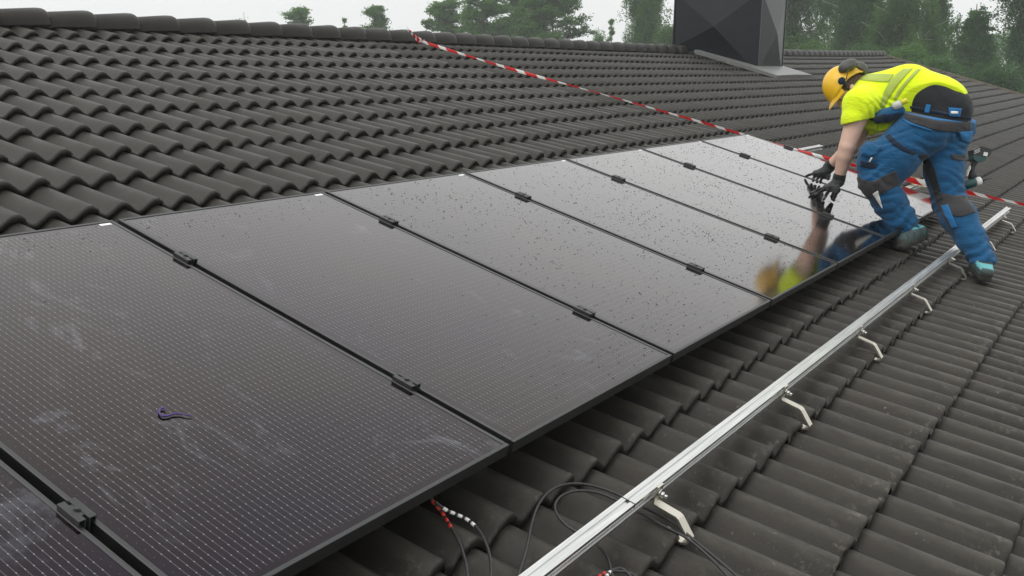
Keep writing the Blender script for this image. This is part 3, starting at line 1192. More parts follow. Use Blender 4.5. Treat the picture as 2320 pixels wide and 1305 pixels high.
def garment(name, sdf, mats, parent, fmat=None, smooth_it=1, keep=True):
    V, F = sdf.mesh()
    if keep:
        lab = np.arange(len(V))
        while True:
            m_ = lab[F].min(1)
            new = lab.copy()
            for k in range(4):
                np.minimum.at(new, F[:, k], m_)
            new = new[new]
            if (new == lab).all(): break
            lab = new
        big = np.bincount(lab).argmax()
        F = F[lab[F[:, 0]] == big]
        used = np.unique(F)
        mp = np.zeros(len(V), int)
        mp[used] = np.arange(len(used))
        V, F = V[used], mp[F]
    for _ in range(smooth_it):
        acc = np.zeros_like(V)
        cn = np.zeros(len(V))
        for k in range(4):
            a, b = F[:, k], F[:, (k + 1) % 4]
            np.add.at(acc, a, V[b]); np.add.at(cn, a, 1)
            np.add.at(acc, b, V[a]); np.add.at(cn, b, 1)
        V = V + .5 * (acc / np.maximum(cn, 1)[:, None] - V)
    mi = None
    if fmat is not None:
        mi = fmat(V[F].mean(1))
    me = mesh_from(name, wvs(V) - PB, F, mats, mi, smooth=True)
    return put(name, me, parent)


def surf(x, y, sdf, rlift=.003):
    """where the sight line of a point on the garment meets that garment (used to sew details onto it)"""
    d = ray(x, y)
    mid_ = sdf.lo + (sdf.n - 1) * sdf.h * .5
    ts = np.linspace(depth(mid_) - .45, depth(mid_) + .45, 360)
    q = (CC + d * ts[:, None] - sdf.lo) / sdf.h
    i = np.floor(q).astype(int)
    ok = ((i >= 0) & (i < sdf.n - 1)).all(1)
    i = np.clip(i, 0, sdf.n - 2)
    f = q - i
    v = 0
    for a in (0, 1):
        for b in (0, 1):
            for c in (0, 1):
                wgt = (f[:, 0] if a else 1 - f[:, 0]) * (f[:, 1] if b else 1 - f[:, 1]) * (f[:, 2] if c else 1 - f[:, 2])
                v = v + wgt * sdf.d[i[:, 0] + a, i[:, 1] + b, i[:, 2] + c]
    v = np.where(ok, v, 9)
    k = np.argwhere(v < 0)
    if len(k) == 0 or k[0, 0] == 0:
        return None
    k = k[0, 0]
    t = ts[k - 1] + (ts[k] - ts[k - 1]) * (v[k - 1] / (v[k - 1] - v[k]) if v[k - 1] < 5 else .5)
    return CC + d * (t - rlift / np.linalg.norm(d))


def proj_axis(P, a, b):
    v = np.asarray(b) - np.asarray(a)
    L = np.linalg.norm(v)
    return (P - np.asarray(a)) @ v / L


M['skin'] = mottled('skin', (.63, .40, .31), (.68, .45, .35), 12, .5, .05, 200, .001)
M['skin_'] = M['skin']
M['hivis'] = mat_cloth('hi-vis yellow jersey', (.74, .93, .012), (.80, .97, .02), 10, .55, 15, .8)
M['reflex'] = mat_cloth('reflective band', (.36, .45, .07), (.40, .50, .09), 30, .3, 20, .45)
M['navy'] = mat_cloth('black base layer', (.012, .013, .016), (.02, .021, .025), 20, .3, 14, .8)
M['blue'] = mat_cloth('blue work cloth', (.006, .071, .172), (.010, .094, .22), 9, .8, 21, .8)
M['bluelight'] = mat_cloth('lighter blue cloth', (.015, .135, .34), (.022, .16, .38), 9, .4, 20, .8)
M['grey'] = mat_cloth('dark grey reinforcement', (.038, .036, .038), (.052, .049, .051), 12, .5, 18, .85)
M['pocket'] = mat_cloth('dark navy pocket', (.008, .016, .035), (.012, .022, .045), 12, .4, 18)
M['glove'] = mat_cloth('grey glove knit', (.05, .052, .055), (.075, .077, .08), 60, .3, 60, .9)
M['glovedark'] = mat_cloth('black glove coating', (.012, .012, .013), (.02, .02, .021), 60, .3, 60, .6)
M['helmet'] = mottled('yellow helmet plastic', (.80, .46, .012), (.84, .50, .018), 6, .32, .0)
M['muff'] = mottled('dark olive ear defender', (.045, .047, .038), (.065, .066, .052), 20, .4, .0)
M['hair'] = mottled('brown hair', (.055, .03, .016), (.11, .065, .035), 60, .7, .5, 160, .004)
M['shoe'] = mottled('teal grey shoe', (.035, .06, .062), (.05, .08, .08), 40, .75, .15, 200, .002)
M['shoetrim'] = mottled('turquoise shoe collar', (.10, .36, .38), (.13, .42, .44), 40, .7, .1, 200, .002)
M['sole'] = mottled('dark rubber sole', (.02, .02, .019), (.045, .044, .042), 40, .8, .15, 200, .002)

# joints (roof frame)
hL, r_hL = J(2066, 305, 5.56, 55)
hR, r_hR = J(2145, 302, 5.78, 57)
kL, r_kL = J(1985, 408, 5.42, 38)
kR, r_kR = J(2151, 460, 5.66, 35)
aL, r_aL = J(2050, 512, 5.50, 29)
aR, r_aR = J(2228, 592, 5.50, 27)
pel, r_pel = J(2122, 276, 5.68, 60)
chest, r_ch = J(1978, 221, 5.70, 54)
mid, r_mid = J(2056, 212, 5.71, 60)
low, r_low = J(2108, 228, 5.70, 58)
sL, r_sL = J(1950, 238, 5.52, 40)
sR, r_sR = J(1985, 215, 5.88, 38)
eL, r_eL = J(1919, 332, 5.45, 20)
wL, r_wL = J(1901, 404, 5.47, 11)
eR, r_eR = J(1933, 330, 5.88, 19)
wR, r_wR = J(1882, 375, 5.93, 11)
EX, EY, EZ = CR[0], -CR[1], CR[2]             # picture right / up / away, used as plain directions for the pose

# head frame
hc, _ = J(1921, 203, 5.66, 1)
crown = -.70 * EX + .60 * EY + .12 * EZ
crown /= np.linalg.norm(crown)
face = -.66 * EX - .72 * EY + .10 * EZ
face -= crown * (face @ crown)
face /= np.linalg.norm(face)
left = np.cross(crown, face)
hd = lambda f_, l_, c_: hc + face * f_ + left * l_ + crown * c_

# ---- body: one continuous figure (head, neck, torso, arms, legs)
allp = np.array([hL, hR, kL, kR, aL, aR, pel, chest, wL, wR, hc])
g = SDF(allp.min(0) - .24, allp.max(0) + .24, .0085)
g.chain([(pel, r_pel * .80), (low, r_low * .72), (mid, r_mid * .74), (chest, r_ch * .78)], .05)
g.add(g.cone(sL, sR, r_sL * .75, r_sR * .75)[0], .05)
g.add(g.cone(hL, hR, r_hL * .75, r_hR * .75)[0], .05)
for h_, rh, k_, rk, a_, ra in ((hL, r_hL, kL, r_kL, aL, r_aL), (hR, r_hR, kR, r_kR, aR, r_aR)):
    g.chain([(h_, rh * .72), (k_, rk * .66), (lerp(k_, a_, .3), rk * .68), (a_, ra * .60)], .03)
# neck and head
nb = lerp(sL, sR, .5) + .5 * (chest - lerp(sL, sR, .5)) * .3
g.add(g.cone(nb, hd(-.035, 0, -.075), .060, .056)[0], .04)
g.add(g.ell(hd(-.008, 0, .018), (face, left, crown), (.098, .076, .092)), .02)
g.add(g.cone(hd(.022, 0, -.05), hd(.050, 0, -.098), .058, .034)[0], .025)
g.add(g.cone(hd(-.02, .045, -.055), hd(.035, .02, -.095), .024, .024)[0], .02)
g.add(g.cone(hd(-.02, -.045, -.055), hd(.035, -.02, -.095), .024, .024)[0], .02)
# arms
for s_, rs, e_, re, w_, rw in ((sL, r_sL, eL, r_eL, wL, r_wL), (sR, r_sR, eR, r_eR, wR, r_wR)):
    g.chain([(s_, rs * .72), (lerp(s_, e_, .4), re * 1.16), (e_, re * .90)], .012)
    g.chain([(e_, re * .90), (lerp(e_, w_, .30), re * .92), (w_, rw * 1.05), (w_ + (w_ - e_) * .06, rw * .95)], .008)
    sg = 1 if e_ is eL else -1
    g.add(g.cone(e_ + EX * .012 - EY * .004, e_ + EX * .014 - EY * .01, re * .6, re * .5)[0], .02)
body = garment('body', g, [M['skin']], person, None, 1)

# finer head detail on the face: nose, ear, brow, lips, eyes
g = SDF(hc - .17, hc + .17, .0042)
g.add(g.cone(hd(.088, 0, .006), hd(.112, 0, -.036), .009, .0145)[0], .008)
for s_ in (-1, 1):
    g.add(g.cone(hd(.096, s_ * .009, -.036), hd(.098, s_ * .012, -.039), .009, .009)[0], .006)
    g.add(g.ell(hd(-.005, s_ * .080, -.022), (face * .95 + crown * .3, left, crown * .95 - face * .3), (.020, .009, .032)), .004)
    g.add(g.cone(hd(.086, s_ * .012, .018), hd(.070, s_ * .046, .016), .009, .009)[0], .006)
g.add(g.cone(hd(.088, .018, -.068), hd(.088, -.018, -.068), .0085, .0085)[0], .004)
g.add(g.ell(hd(-.006, 0, -.004), (face, left, crown), (.0925, .0745, .060)), .004)
g.add(g.cone(hd(.030, 0, -.03), hd(.062, 0, -.092), .055, .034)[0], .02)
garment('face', g, [M['skin']], body, None, 1)
for s_ in (-1, 1):
    g = SDF(hd(.078, s_ * .030, .002) - .02, hd(.078, s_ * .030, .002) + .02, .0025)
    g.add(g.ell(hd(.078, s_ * .030, .002), (face, left, crown), (.012, .012, .0095)))
    garment('eye', g, [M['navy'], M['white']], body, lambda P, s_=s_: (np.linalg.norm(P - hd(.090, s_ * .031, .001), axis=1) > .0075).astype(int), 0)

# hair at the nape and temples
g = SDF(hc - .17, hc + .17, .0055)
g.add(g.ell(hd(-.016, 0, .018), (face, left, crown), (.103, .082, .094)))
g.add(g.cone(hd(-.075, .03, -.02), hd(-.070, .03, -.075), .036, .030)[0], .02)
g.add(g.cone(hd(-.075, -.03, -.02), hd(-.070, -.03, -.075), .036, .030)[0], .02)
g.wob(.003, 190)
g.cut(g.plane(hd(.03, 0, 0), face * .9 + crown * -.4))
garment('hair', g, [M['hair']], person, None, 1)

# helmet
hm = MB()
hV, hF = [], []
NT, NP = 12, 40
RAIL_Z = []
for shell, k_ in ((0, 1.0), (1, .965)):
    for i in range(NT + 1):
        for j in range(NP):
            ph = 2 * math.pi * j / NP
            side = abs(math.sin(ph))
            front = math.cos(ph)
            zr = -.010 + .022 * side ** 2 - (.020 if front < 0 else 0.006) * front ** 2
            tmax = math.pi / 2 - zr / .118
            th = tmax * i / NT
            rr = (math.sin(min(th, math.pi / 2)) if th < math.pi / 2 else 1.0)
            ridge_ = 1 + .03 * math.exp(-((math.sin(ph) * math.sin(th)) / .16) ** 2)
            c_ = .140 * math.cos(th) * ridge_
            f_ = .138 * rr * math.cos(ph)
            l_ = .112 * rr * math.sin(ph)
            if i == NT and shell == 0:
                f_ *= 1.05; l_ *= 1.05
            hV.append(hd(-.004 + f_ * k_, l_ * k_, .030 + c_ * k_))
nr = NP * (NT + 1)
for sh in (0, 1):
    for i in range(NT):
        for j in range(NP):
            a, b = sh * nr + i * NP + j, sh * nr + i * NP + (j + 1) % NP
            q = (a, a + NP, b + NP, b)
            hF.append(q if sh == 0 else q[::-1])
for j in range(NP):
    a, b = NT * NP + j, NT * NP + (j + 1) % NP
    hF.append((a, nr + a, nr + b, b))
helmet = put('helmet', mesh_from('helmet', wvs(hV) - PB, hF, M['helmet'], smooth=True), person)
# visor
vV, vF = [], []
NVS = 18
for t_ in (0, 1):
    for i in range(NVS + 1):
        ph = math.radians(-68 + 136 * i / NVS)
        for k_, (ext, dz) in enumerate(((0.96, .012), (1.0, .006), (1.30 if abs(ph) < 2 else 1, -.018))):
            ee = 1 + (ext - 1) * math.cos(ph * 1.25) ** .8 if ext > 1 else ext
            vV.append(hd(-.004 + .138 * ee * math.cos(ph), .114 * min(ee, 1.08) * math.sin(ph), .030 - .004 + dz - t_ * .005))
n3 = 3 * (NVS + 1)
for t_ in (0, 1):
    for i in range(NVS):
        for k_ in range(2):
            a = t_ * n3 + i * 3 + k_
            q = (a, a + 3, a + 4, a + 1)
            vF.append(q if t_ else q[::-1])
for i in range(NVS):
    a = i * 3 + 2
    vF.append((a, a + 3, n3 + a + 3, n3 + a))
put('visor', mesh_from('visor', wvs(vV) - PB, vF, M['helmet'], smooth=True), helmet)
# ear defenders parked on the back of the helmet, with their arms and the socket on the side
for px, py, u_, ang in ((1921, 149, 5.60, 1), (1949, 155, 5.72, -1)):
    c_ = atu(px, py, u_)
    g = SDF(c_ - .085, c_ + .085, .0048)
    ax1 = (.86 * EX + .42 * EY); ax1 /= np.linalg.norm(ax1)
    if ang < 0:
        ax1 = (.80 * EX - .55 * EY); ax1 /= np.linalg.norm(ax1)
    ax3 = EZ - ax1 * (EZ @ ax1); ax3 /= np.linalg.norm(ax3)
    ax2 = np.cross(ax1, ax3)
    g.add(g.ell(c_, (ax1, ax2, ax3), (.066 if ang > 0 else .050, .040, .046)))
    g.add(g.ell(c_ - ax2 * .012 * (1 if ax2 @ EY > 0 else -1), (ax1, ax2, ax3), (.067 if ang > 0 else .052, .026, .050)), .004)
    mu = garment('ear_defender', g, [M['muff']], helmet, None, 1)
    s0 = hd(-.012, .119 * ang, .050)
    MB().tube([w3(p) - PB for p in catmull([s0, hd(-.07, .128 * ang, .085), lerp(hd(-.10, .09 * ang, .10), c_, .6), c_], 6)], .0035, 8).build('arm', M['muff'], helmet)
g = SDF(hd(0, .11, .06) - .06, hd(0, .11, .06) + .06, .004)
g.add(g.ell(hd(.010, .112, .066), (face, left, crown), (.026, .012, .024)))
g.add(g.cone(hd(.008, .114, .055), hd(.022, .115, .022), .011, .005)[0], .008)
garment('socket', g, [M['pocket']], helmet, None, 1)
MB().tube([w3(hd(.02 + .0 * i, (.092 if s_ > 0 else -.092) * 1.0, .02 - .02 * i)) - PB for s_ in (1,) for i in range(3)], .004, 6).build('strap', M['navy'], helmet)

# ---- hi-vis shirt
ax_t = mid - pel; ax_t /= np.linalg.norm(ax_t)
g = SDF(np.minimum.reduce([sL, sR, low, pel, eL, eR]) - .2, np.maximum.reduce([sL, sR, low, hc]) + .22, .0068)
g.chain([(chest, r_ch), (mid, r_mid), (low, r_low * 1.0)], .06)
bk0, rbk0 = J(2136, 234, 5.72, 55)
g.add(g.cone(low, bk0, r_low * 1.0, rbk0)[0], .04)
g.add(g.cone(sL, sR, r_sL * .96, r_sR)[0], .05)
bl, rb = J(1990, 258, 5.63, 40)
b2, rb2 = J(2020, 262, 5.66, 34)
g.add(g.cone(bl, b2, rb, rb2)[0], .05)
sl2, r2 = J(1937, 268, 5.48, 29)
sl3, r3 = J(1933, 296, 5.47, 28)
g.add(g.cone(sL, sl2, r_sL, r2)[0], .03)
dcut = g.cone(sl2, sl3, r2, r3 * 1.02)[0]
g.add(dcut, .02)
sr2, rr2 = J(1975, 275, 5.90, 30)
g.add(g.cone(sR, sr2, r_sR, rr2)[0], .03)
# collar
g.add(g.cone(nb, lerp(nb, hd(-.035, 0, -.075), .45), .080, .070)[0], .03)
# folds: armpit creases, hanging belly, stretch lines across the back
dir_f = (lerp(sL, b2, .9) - sL)
q = ((g.X - sL[0]) * EX[0] + (g.Y - sL[1]) * EX[1] + (g.Z - sL[2]) * EX[2])
q2 = ((g.X - sL[0]) * EY[0] + (g.Y - sL[1]) * EY[1] + (g.Z - sL[2]) * EY[2])
near = np.exp(-(((q - .10) / .09) ** 2 + ((q2 + .07) / .10) ** 2))
g.d += (.0125 * near * np.sin((q * .75 + q2 * .65) * 150 + 1.5 * np.sin(q2 * 40))).astype(np.float32)
near2 = np.exp(-(((q - .16) / .1) ** 2 + ((q2 + .13) / .09) ** 2))
g.d += (.010 * near2 * np.sin((q * .3 - q2 * .9) * 95 + 1.2 * np.sin(q * 33))).astype(np.float32)
g.wob(.0018, 30, .6)
h1_, h2_, h3_ = surf(2177, 203, g), surf(2102, 187, g), surf(2041, 246, g)
hem_n = np.cross(h2_ - h1_, h3_ - h1_)
hem_n = hem_n if hem_n @ ax_t < 0 else -hem_n
g.d = np.maximum(g.d, np.where((g.plane(lerp(mid, chest, .35), ax_t) < 0) & (g.cone(sL, eL, .115, .10)[0] > 0), g.plane(h2_, hem_n), -9))
cuff_n = (eL - sL); cuff_n /= np.linalg.norm(cuff_n)
cuff_n = cuff_n + .50 * EX; cuff_n /= np.linalg.norm(cuff_n)
armz = np.maximum(g.plane(J(1934, 274, 5.47, 1)[0], cuff_n), g.cone(sL, eL, .14, .115)[0])
g.d = np.maximum(g.d, np.where(g.cone(sL, eL, .125, .125)[0] < 0, g.plane(J(1934, 277, 5.47, 1)[0], cuff_n), -9))
# neck opening
g.cut(-g.cone(lerp(nb, hc, .35), hc, .052, .06)[0])
shirt_d = g


shirt = garment('shirt', g, [M['hivis']], person, None, 1)

# ---- black base layer showing at the small of the back
g = SDF(np.minimum(low, pel) - .26, np.maximum(low, pel) + .26, .0075)
g.chain([(mid, r_mid * .82), (low, r_low * .88), (pel, r_pel * .97)], .05)
bk, rbk = J(2147, 250, 5.72, 54)
g.add(g.cone(low, bk, r_low * .86, rbk)[0], .03)
wst_n = None
g.wob(.0015, 40, .3)
ush = g
garment('undershirt', g, [M['navy']], person, None, 1)

# ---- trousers
g = SDF(np.minimum.reduce([hL, hR, kL, kR, aL, aR]) - .23, np.maximum.reduce([hL, hR, kL, kR, pel]) + .24, .0072)
but_l, rbl = J(2100, 292, 5.60, 56)
but_r, rbr = J(2147, 287, 5.78, 56)
g.add(g.cone(but_l, but_r, rbl, rbr)[0])
g.add(g.cone(pel + .02 * EY, but_r, r_pel, rbr * .98)[0], .04)
g.chain([(lerp(hL, but_l, .3), r_hL), (lerp(hL, kL, .55), r_hL * .93), (kL, r_kL)], .05)
legd = []
# cargo pocket bulge on the near thigh
pk, rpk = J(1976, 350, 5.40, 31)
pk2, rpk2 = J(1968, 374, 5.40, 27)
g.add(g.cone(pk, pk2, rpk, rpk2)[0], .02)
g.chain([(kL, r_kL), (lerp(kL, aL, .45), r_kL * .93), (lerp(kL, aL, .85), r_aL * 1.12), (aL, r_aL)], .03)
thR_, rthR = J(2138, 388, 5.68, 41)
g.chain([(lerp(hR, pel, .2), r_hR * .90), (thR_, rthR), (kR, r_kR)], .03)
c1, rc1 = J(2172, 492, 5.60, 38)
c2, rc2 = J(2197, 535, 5.56, 31)
g.chain([(kR, r_kR), (c1, rc1), (c2, rc2), (aR, r_aR)], .03)
# crotch: keep the legs apart
# folds
for k_, a_, amp, fq in ((kL, aL, .0085, 105), (kR, aR, .0075, 95)):
    v = a_ - k_
    L = np.linalg.norm(v)
    v = v / L
    s = (g.X - k_[0]) * v[0] + (g.Y - k_[1]) * v[1] + (g.Z - k_[2]) * v[2]
    dx, dy, dz = g.X - k_[0] - s * v[0], g.Y - k_[1] - s * v[1], g.Z - k_[2] - s * v[2]
    rad = np.sqrt(dx * dx + dy * dy + dz * dz)
    ang = np.sin(3.0 * np.arctan2(dx * EX[0] + dy * EX[1] + dz * EX[2], dx * EZ[0] + dy * EZ[1] + dz * EZ[2]))
    wgt = np.clip((s / L - .45) / .4, 0, 1) * np.exp(-(rad / .125) ** 4) * np.clip((1.3 - s / L) * 8, 0, 1)
    g.d += (amp * wgt * np.sin(s * fq + 1.6 * ang + .8 * np.sin(s * 31))).astype(np.float32)
    wk = np.exp(-((s + .035) / .05) ** 2) * np.exp(-(rad / .15) ** 4)
    g.d += (.006 * wk * np.sin(s * 120 + 1.2 * ang)).astype(np.float32)
for h_, ph in ((hL, 0.), (hR, 1.3)):
    q = (g.X - h_[0]) * EX[0] + (g.Y - h_[1]) * EX[1] + (g.Z - h_[2]) * EX[2]
    q2 = (g.X - h_[0]) * EY[0] + (g.Y - h_[1]) * EY[1] + (g.Z - h_[2]) * EY[2]
    nr_ = np.exp(-((q / .13) ** 2 + ((q2 + .10) / .07) ** 2))
    g.d += (.0055 * nr_ * np.sin(q2 * 115 + q * 26 + ph + 1.3 * np.sin(q * 25))).astype(np.float32)
g.wob(.0016, 40, .2)
lt, rt = .5 * (hL + hR), .5 * (kL + kR)
X1 = g.X * EX[0] + g.Y * EX[1] + g.Z * EX[2]
Y1 = g.X * EY[0] + g.Y * EY[1] + g.Z * EY[2]
Z1 = g.X * EZ[0] + g.Y * EZ[1] + g.Z * EZ[2]
ph_ = Y1 * 92 + X1 * 22 + 2.4 * np.sin(X1 * 27 + 1.4 * np.sin(Y1 * 19)) + 1.5 * np.sin(Z1 * 24 + Y1 * 11)
amp_ = .0052 * np.clip(.45 + .75 * np.sin(X1 * 13 + 2 * np.sin(Y1 * 9 + 1)) * np.sin(Y1 * 11 + Z1 * 8 + .7), 0, 1.1)
g.d += (amp_ * (1 - 1.9 * np.abs(np.sin(ph_ * .5)) ** .7)).astype(np.float32)
# waist opening
wA = J(2042, 250, 5.55, 1)[0]
wB = J(2203, 272, 5.80, 1)[0]
wC = J(2120, 262, 5.50, 1)[0]
wn_ = np.cross(wB - wA, EZ + .35 * EY)
wn_ = wn_ if wn_ @ EY > 0 else -wn_
wn_ /= np.linalg.norm(wn_)
g.cut(g.plane(lerp(wA, wB, .5), wn_))
cuf = (aL - kL) / np.linalg.norm(aL - kL)
g.d = np.maximum(g.d, np.where(g.cone(lerp(kL, aL, .8), aL + cuf * .1, .115, .115)[0] < 0, g.plane(aL + cuf * .052, cuf), -9))
cufR = (aR - c2) / np.linalg.norm(aR - c2)
g.d = np.maximum(g.d, np.where(g.cone(lerp(kR, aR, .8), aR + cufR * .1, .115, .115)[0] < 0, g.plane(aR + cufR * .042, cufR), -9))
fL = (kL - lerp(hL, aL, .5)); fL /= np.linalg.norm(fL)          # the way the near knee points


def trouser_mat(P):
    m = np.zeros(len(P), int)
    sw = (P - lerp(wA, wB, .5)) @ wn_
    bk_ = (P - pel) @ (EX * .9 - EZ * .3)
    m[(sw > -.010)] = 2                                              # waistband edge
    return m


trousers = garment('trousers', g, [M['blue'], M['grey'], M['bluelight']], person, trouser_mat, 1)


def patch(name, pts, off, mat, parent, th=.004):
    """sewn-on piece following picture points at given depth, lifted off towards the outside"""
    P = [atu(x, y, u) for x, y, u in pts]
    c_ = sum(P) / len(P)
    P2 = [p - EZ * off for p in P]
    n_ = len(P2)
    V = [w3(p) - PB for p in P2] + [w3(p + EZ * th) - PB for p in P2]
    F = [tuple(range(n_)), tuple(range(n_, 2 * n_))[::-1]] + [(i, n_ + i, n_ + (i + 1) % n_, (i + 1) % n_) for i in range(n_)]
    return MB().add(V, F).build(name, mat, parent)


def dense(L, n):
    L = np.array(L, float)
    s = np.linspace(0, len(L) - 1, n)
    i = np.minimum(s.astype(int), len(L) - 2)
    return L[i] + (L[i + 1] - L[i]) * (s - i)[:, None]


def sewn(name, poly, sdf, mat, parent, rl=.004, sub=3):
    """a piece of cloth sewn over the garment, given by its two long edges"""
    e0, e1 = np.array(poly[0], float), np.array(poly[1], float)
    ln = max(np.abs(np.diff(e0, axis=0)).sum(), np.abs(np.diff(e1, axis=0)).sum())
    m_ = int(max(4, min(40, ln / 3.2)))
    wd = np.linalg.norm(e0 - e1, axis=1).max()
    sub = int(max(2, min(30, wd / 3.2)))
    A, B_e = dense(e0, m_), dense(e1, m_)
    P, good = [], []
    for k_ in range(sub + 1):
        for c_ in range(m_):
            x, y = A[c_] + (B_e[c_] - A[c_]) * k_ / sub
            s_ = surf(x, y, sdf, rl)
            if s_ is None:                            # wrap to the outline of the garment
                mx_, my_ = A[m_ // 2] + (B_e[m_ // 2] - A[m_ // 2]) * k_ / sub
                for f_ in np.linspace(.02, .5, 25):
                    s_ = surf(x + (mx_ - x) * f_, y + (my_ - y) * f_, sdf, rl)
                    if s_ is not None: break
            good.append(s_ is not None)
            P.append(s_ if s_ is not None else np.zeros(3))
    P, good = np.array(P), np.array(good)
    for _ in range(2):                                   # relax stray depth jumps
        Q = P.reshape(sub + 1, m_, 3).copy()
        Q[1:-1] = .5 * Q[1:-1] + .25 * (Q[:-2] + Q[2:]) if good.all() else Q[1:-1]
        P = Q.reshape(-1, 3)
    F = []
    for a in range(sub):
        for b in range(m_ - 1):
            q = (a * m_ + b, (a + 1) * m_ + b, (a + 1) * m_ + b + 1, a * m_ + b + 1)
            if all(good[i] for i in q) and max(np.linalg.norm(P[q[0]] - P[q[2]]), np.linalg.norm(P[q[1]] - P[q[3]])) < .11:
                F.append(q)
    ob = put(name, mesh_from(name, wvs(P) - PB, F, mat, smooth=True), parent)
    so = ob.modifiers.new('thickness', 'SOLIDIFY')
    so.thickness = .003
    so.offset = 0
    return ob


tr = g
def c4(*q):
    return [(1650 + x * .4752, 80 + y * .4752) for x, y in q]


G_, B_ = M['grey'], M['bluelight']
sewn('seat_yoke', [c4((852, 352), (900, 364), (960, 375), (1010, 383), (1060, 392), (1110, 401), (1160, 407)), c4((836, 394), (868, 412), (915, 430), (975, 450), (1030, 460), (1090, 463), (1160, 452))], tr, G_, trousers, .004, 8)
sewn('waistband', [c4((848, 343), (900, 352), (960, 362), (1010, 372), (1060, 382), (1110, 391), (1162, 396)), c4((850, 350), (900, 362), (960, 373), (1010, 382), (1060, 391), (1110, 400), (1162, 406))], tr, B_, trousers, .006, 2)
sewn('knee_patch', [c4((604, 640), (632, 684), (664, 697), (700, 693), (742, 670), (800, 646)), c4((624, 738), (654, 770), (690, 776), (726, 758), (768, 736), (820, 710))], tr, G_, trousers, .004, 8)
sewn('shin_panel', [c4((644, 712), (668, 738), (694, 764)), c4((702, 806), (712, 814), (722, 820))], tr, G_, trousers, .004, 6)
sewn('reflective_wedge', [c4((688, 757), (700, 749), (713, 741)), c4((734, 826), (735, 826), (736, 826))], tr, M['ring'], trousers, .007, 6)
sewn('knee_patch', [c4((970, 736), (1000, 746), (1030, 755), (1070, 764), (1130, 764)), c4((1000, 834), (1030, 846), (1062, 862), (1110, 866), (1182, 842))], tr, G_, trousers, .004, 8)
sewn('leg_gusset', [c4((908, 572), (936, 640), (962, 712), (982, 762), (1000, 815)), c4((946, 566), (984, 640), (1000, 700), (1016, 752), (1030, 812))], tr, M['navy'], trousers, .004, 4)
sewn('leg_gusset', [c4((1002, 815), (1022, 862), (1048, 912), (1070, 948)), c4((1018, 828), (1042, 880), (1066, 925), (1082, 950))], tr, G_, trousers, .004, 3)
sewn('shin_stripe', [c4((1012, 812), (1034, 862), (1066, 920)), c4((1048, 806), (1070, 862), (1092, 915))], tr, B_, trousers, .008, 3)
sewn('seat_seam', [c4((748, 482), (788, 524), (840, 556), (884, 570)), c4((766, 470), (806, 506), (850, 538), (905, 560))], tr, M['pocket'], trousers, .004, 4)
sewn('yoke_piping', [c4((834, 396), (866, 414), (915, 432), (970, 450)), c4((836, 405), (866, 424), (915, 441), (970, 457))], tr, B_, trousers, .006, 2)
sewn('belt_loop', [c4((944, 329), (955, 330), (967, 332)), c4((934, 368), (945, 370), (956, 372))], ush, B_, trousers, .012, 4)
sewn('back_label', [c4((1050, 344), (1082, 346), (1114, 349)), c4((1056, 384), (1080, 388), (1104, 390))], ush, B_, trousers, .014, 4)
sewn('logo_tab', [c4((1062, 362), (1078, 362), (1096, 363)), c4((1062, 374), (1078, 375), (1096, 375))], ush, M['ring'], trousers, .020, 2)
sewn('belt', [c4((848, 334), (900, 342), (960, 352), (1010, 362), (1060, 373), (1110, 384), (1164, 390)), c4((850, 346), (900, 355), (960, 365), (1010, 375), (1060, 385), (1110, 394), (1164, 400))], ush, M['pocket'], trousers, .006, 2)
sewn('back_pocket_flap', [c4((1100, 462), (1130, 458), (1164, 456)), c4((1112, 502), (1140, 512), (1166, 510))], tr, B_, trousers, .014, 4)
sewn('side_pocket', [c4((1058, 566), (1092, 570), (1134, 572)), c4((1070, 590), (1096, 598), (1124, 596))], tr, G_, trousers, .005, 3)
sewn('cargo_flap', [c4((634, 520), (676, 512), (728, 532)), c4((632, 570), (672, 578), (706, 566))], tr, M['blue'], trousers, .010, 4)
sewn('cargo_pocket', [c4((628, 596), (668, 606), (714, 612)), c4((628, 624), (668, 634), (704, 632))], tr, M['pocket'], trousers, .005, 3)
sewn('pen_tab', [c4((680, 582), (688, 584)), c4((668, 604), (676, 606))], tr, M['ring'], trousers, .013, 2)
RF = M['reflex']
sd = shirt_d
sewn('reflective_band', [c4((880, 158), (850, 188), (815, 226), (785, 268), (757, 312), (744, 342)), c4((834, 160), (800, 186), (768, 222), (742, 268), (728, 312), (724, 342))], sd, RF, shirt, .005, 4)
sewn('reflective_band', [c4((918, 162), (890, 190), (856, 226), (824, 268), (802, 304)), c4((898, 162), (868, 192), (836, 228), (806, 266), (786, 304))], sd, RF, shirt, .005, 3)
sewn('shoulder_band', [c4((650, 190), (690, 184), (736, 184), (790, 186)), c4((628, 212), (676, 218), (726, 222), (764, 222))], sd, RF, shirt, .005, 4)

# holster pocket hanging out at the hip
hp = [J(x, y, u, r) for x, y, u, r in [(1988, 272, 5.50, 9), (2012, 262, 5.48, 15), (2040, 250, 5.49, 10)]]
g = SDF(hp[1][0] - .17, hp[1][0] + .17, .006)
g.chain(hp, .02)
q = [J(x, y, u, r) for x, y, u, r in [(1976, 268, 5.53, 6), (2000, 254, 5.50, 7), (2034, 243, 5.50, 7)]]
rimP = hp[1][0]
g.chain(q, .012)
garment('holster_pocket', g, [M['pocket'], M['blue']], trousers, lambda P: ((P - lerp(q[0][0], q[2][0], .5)) @ EY > -.022).astype(int), 1)

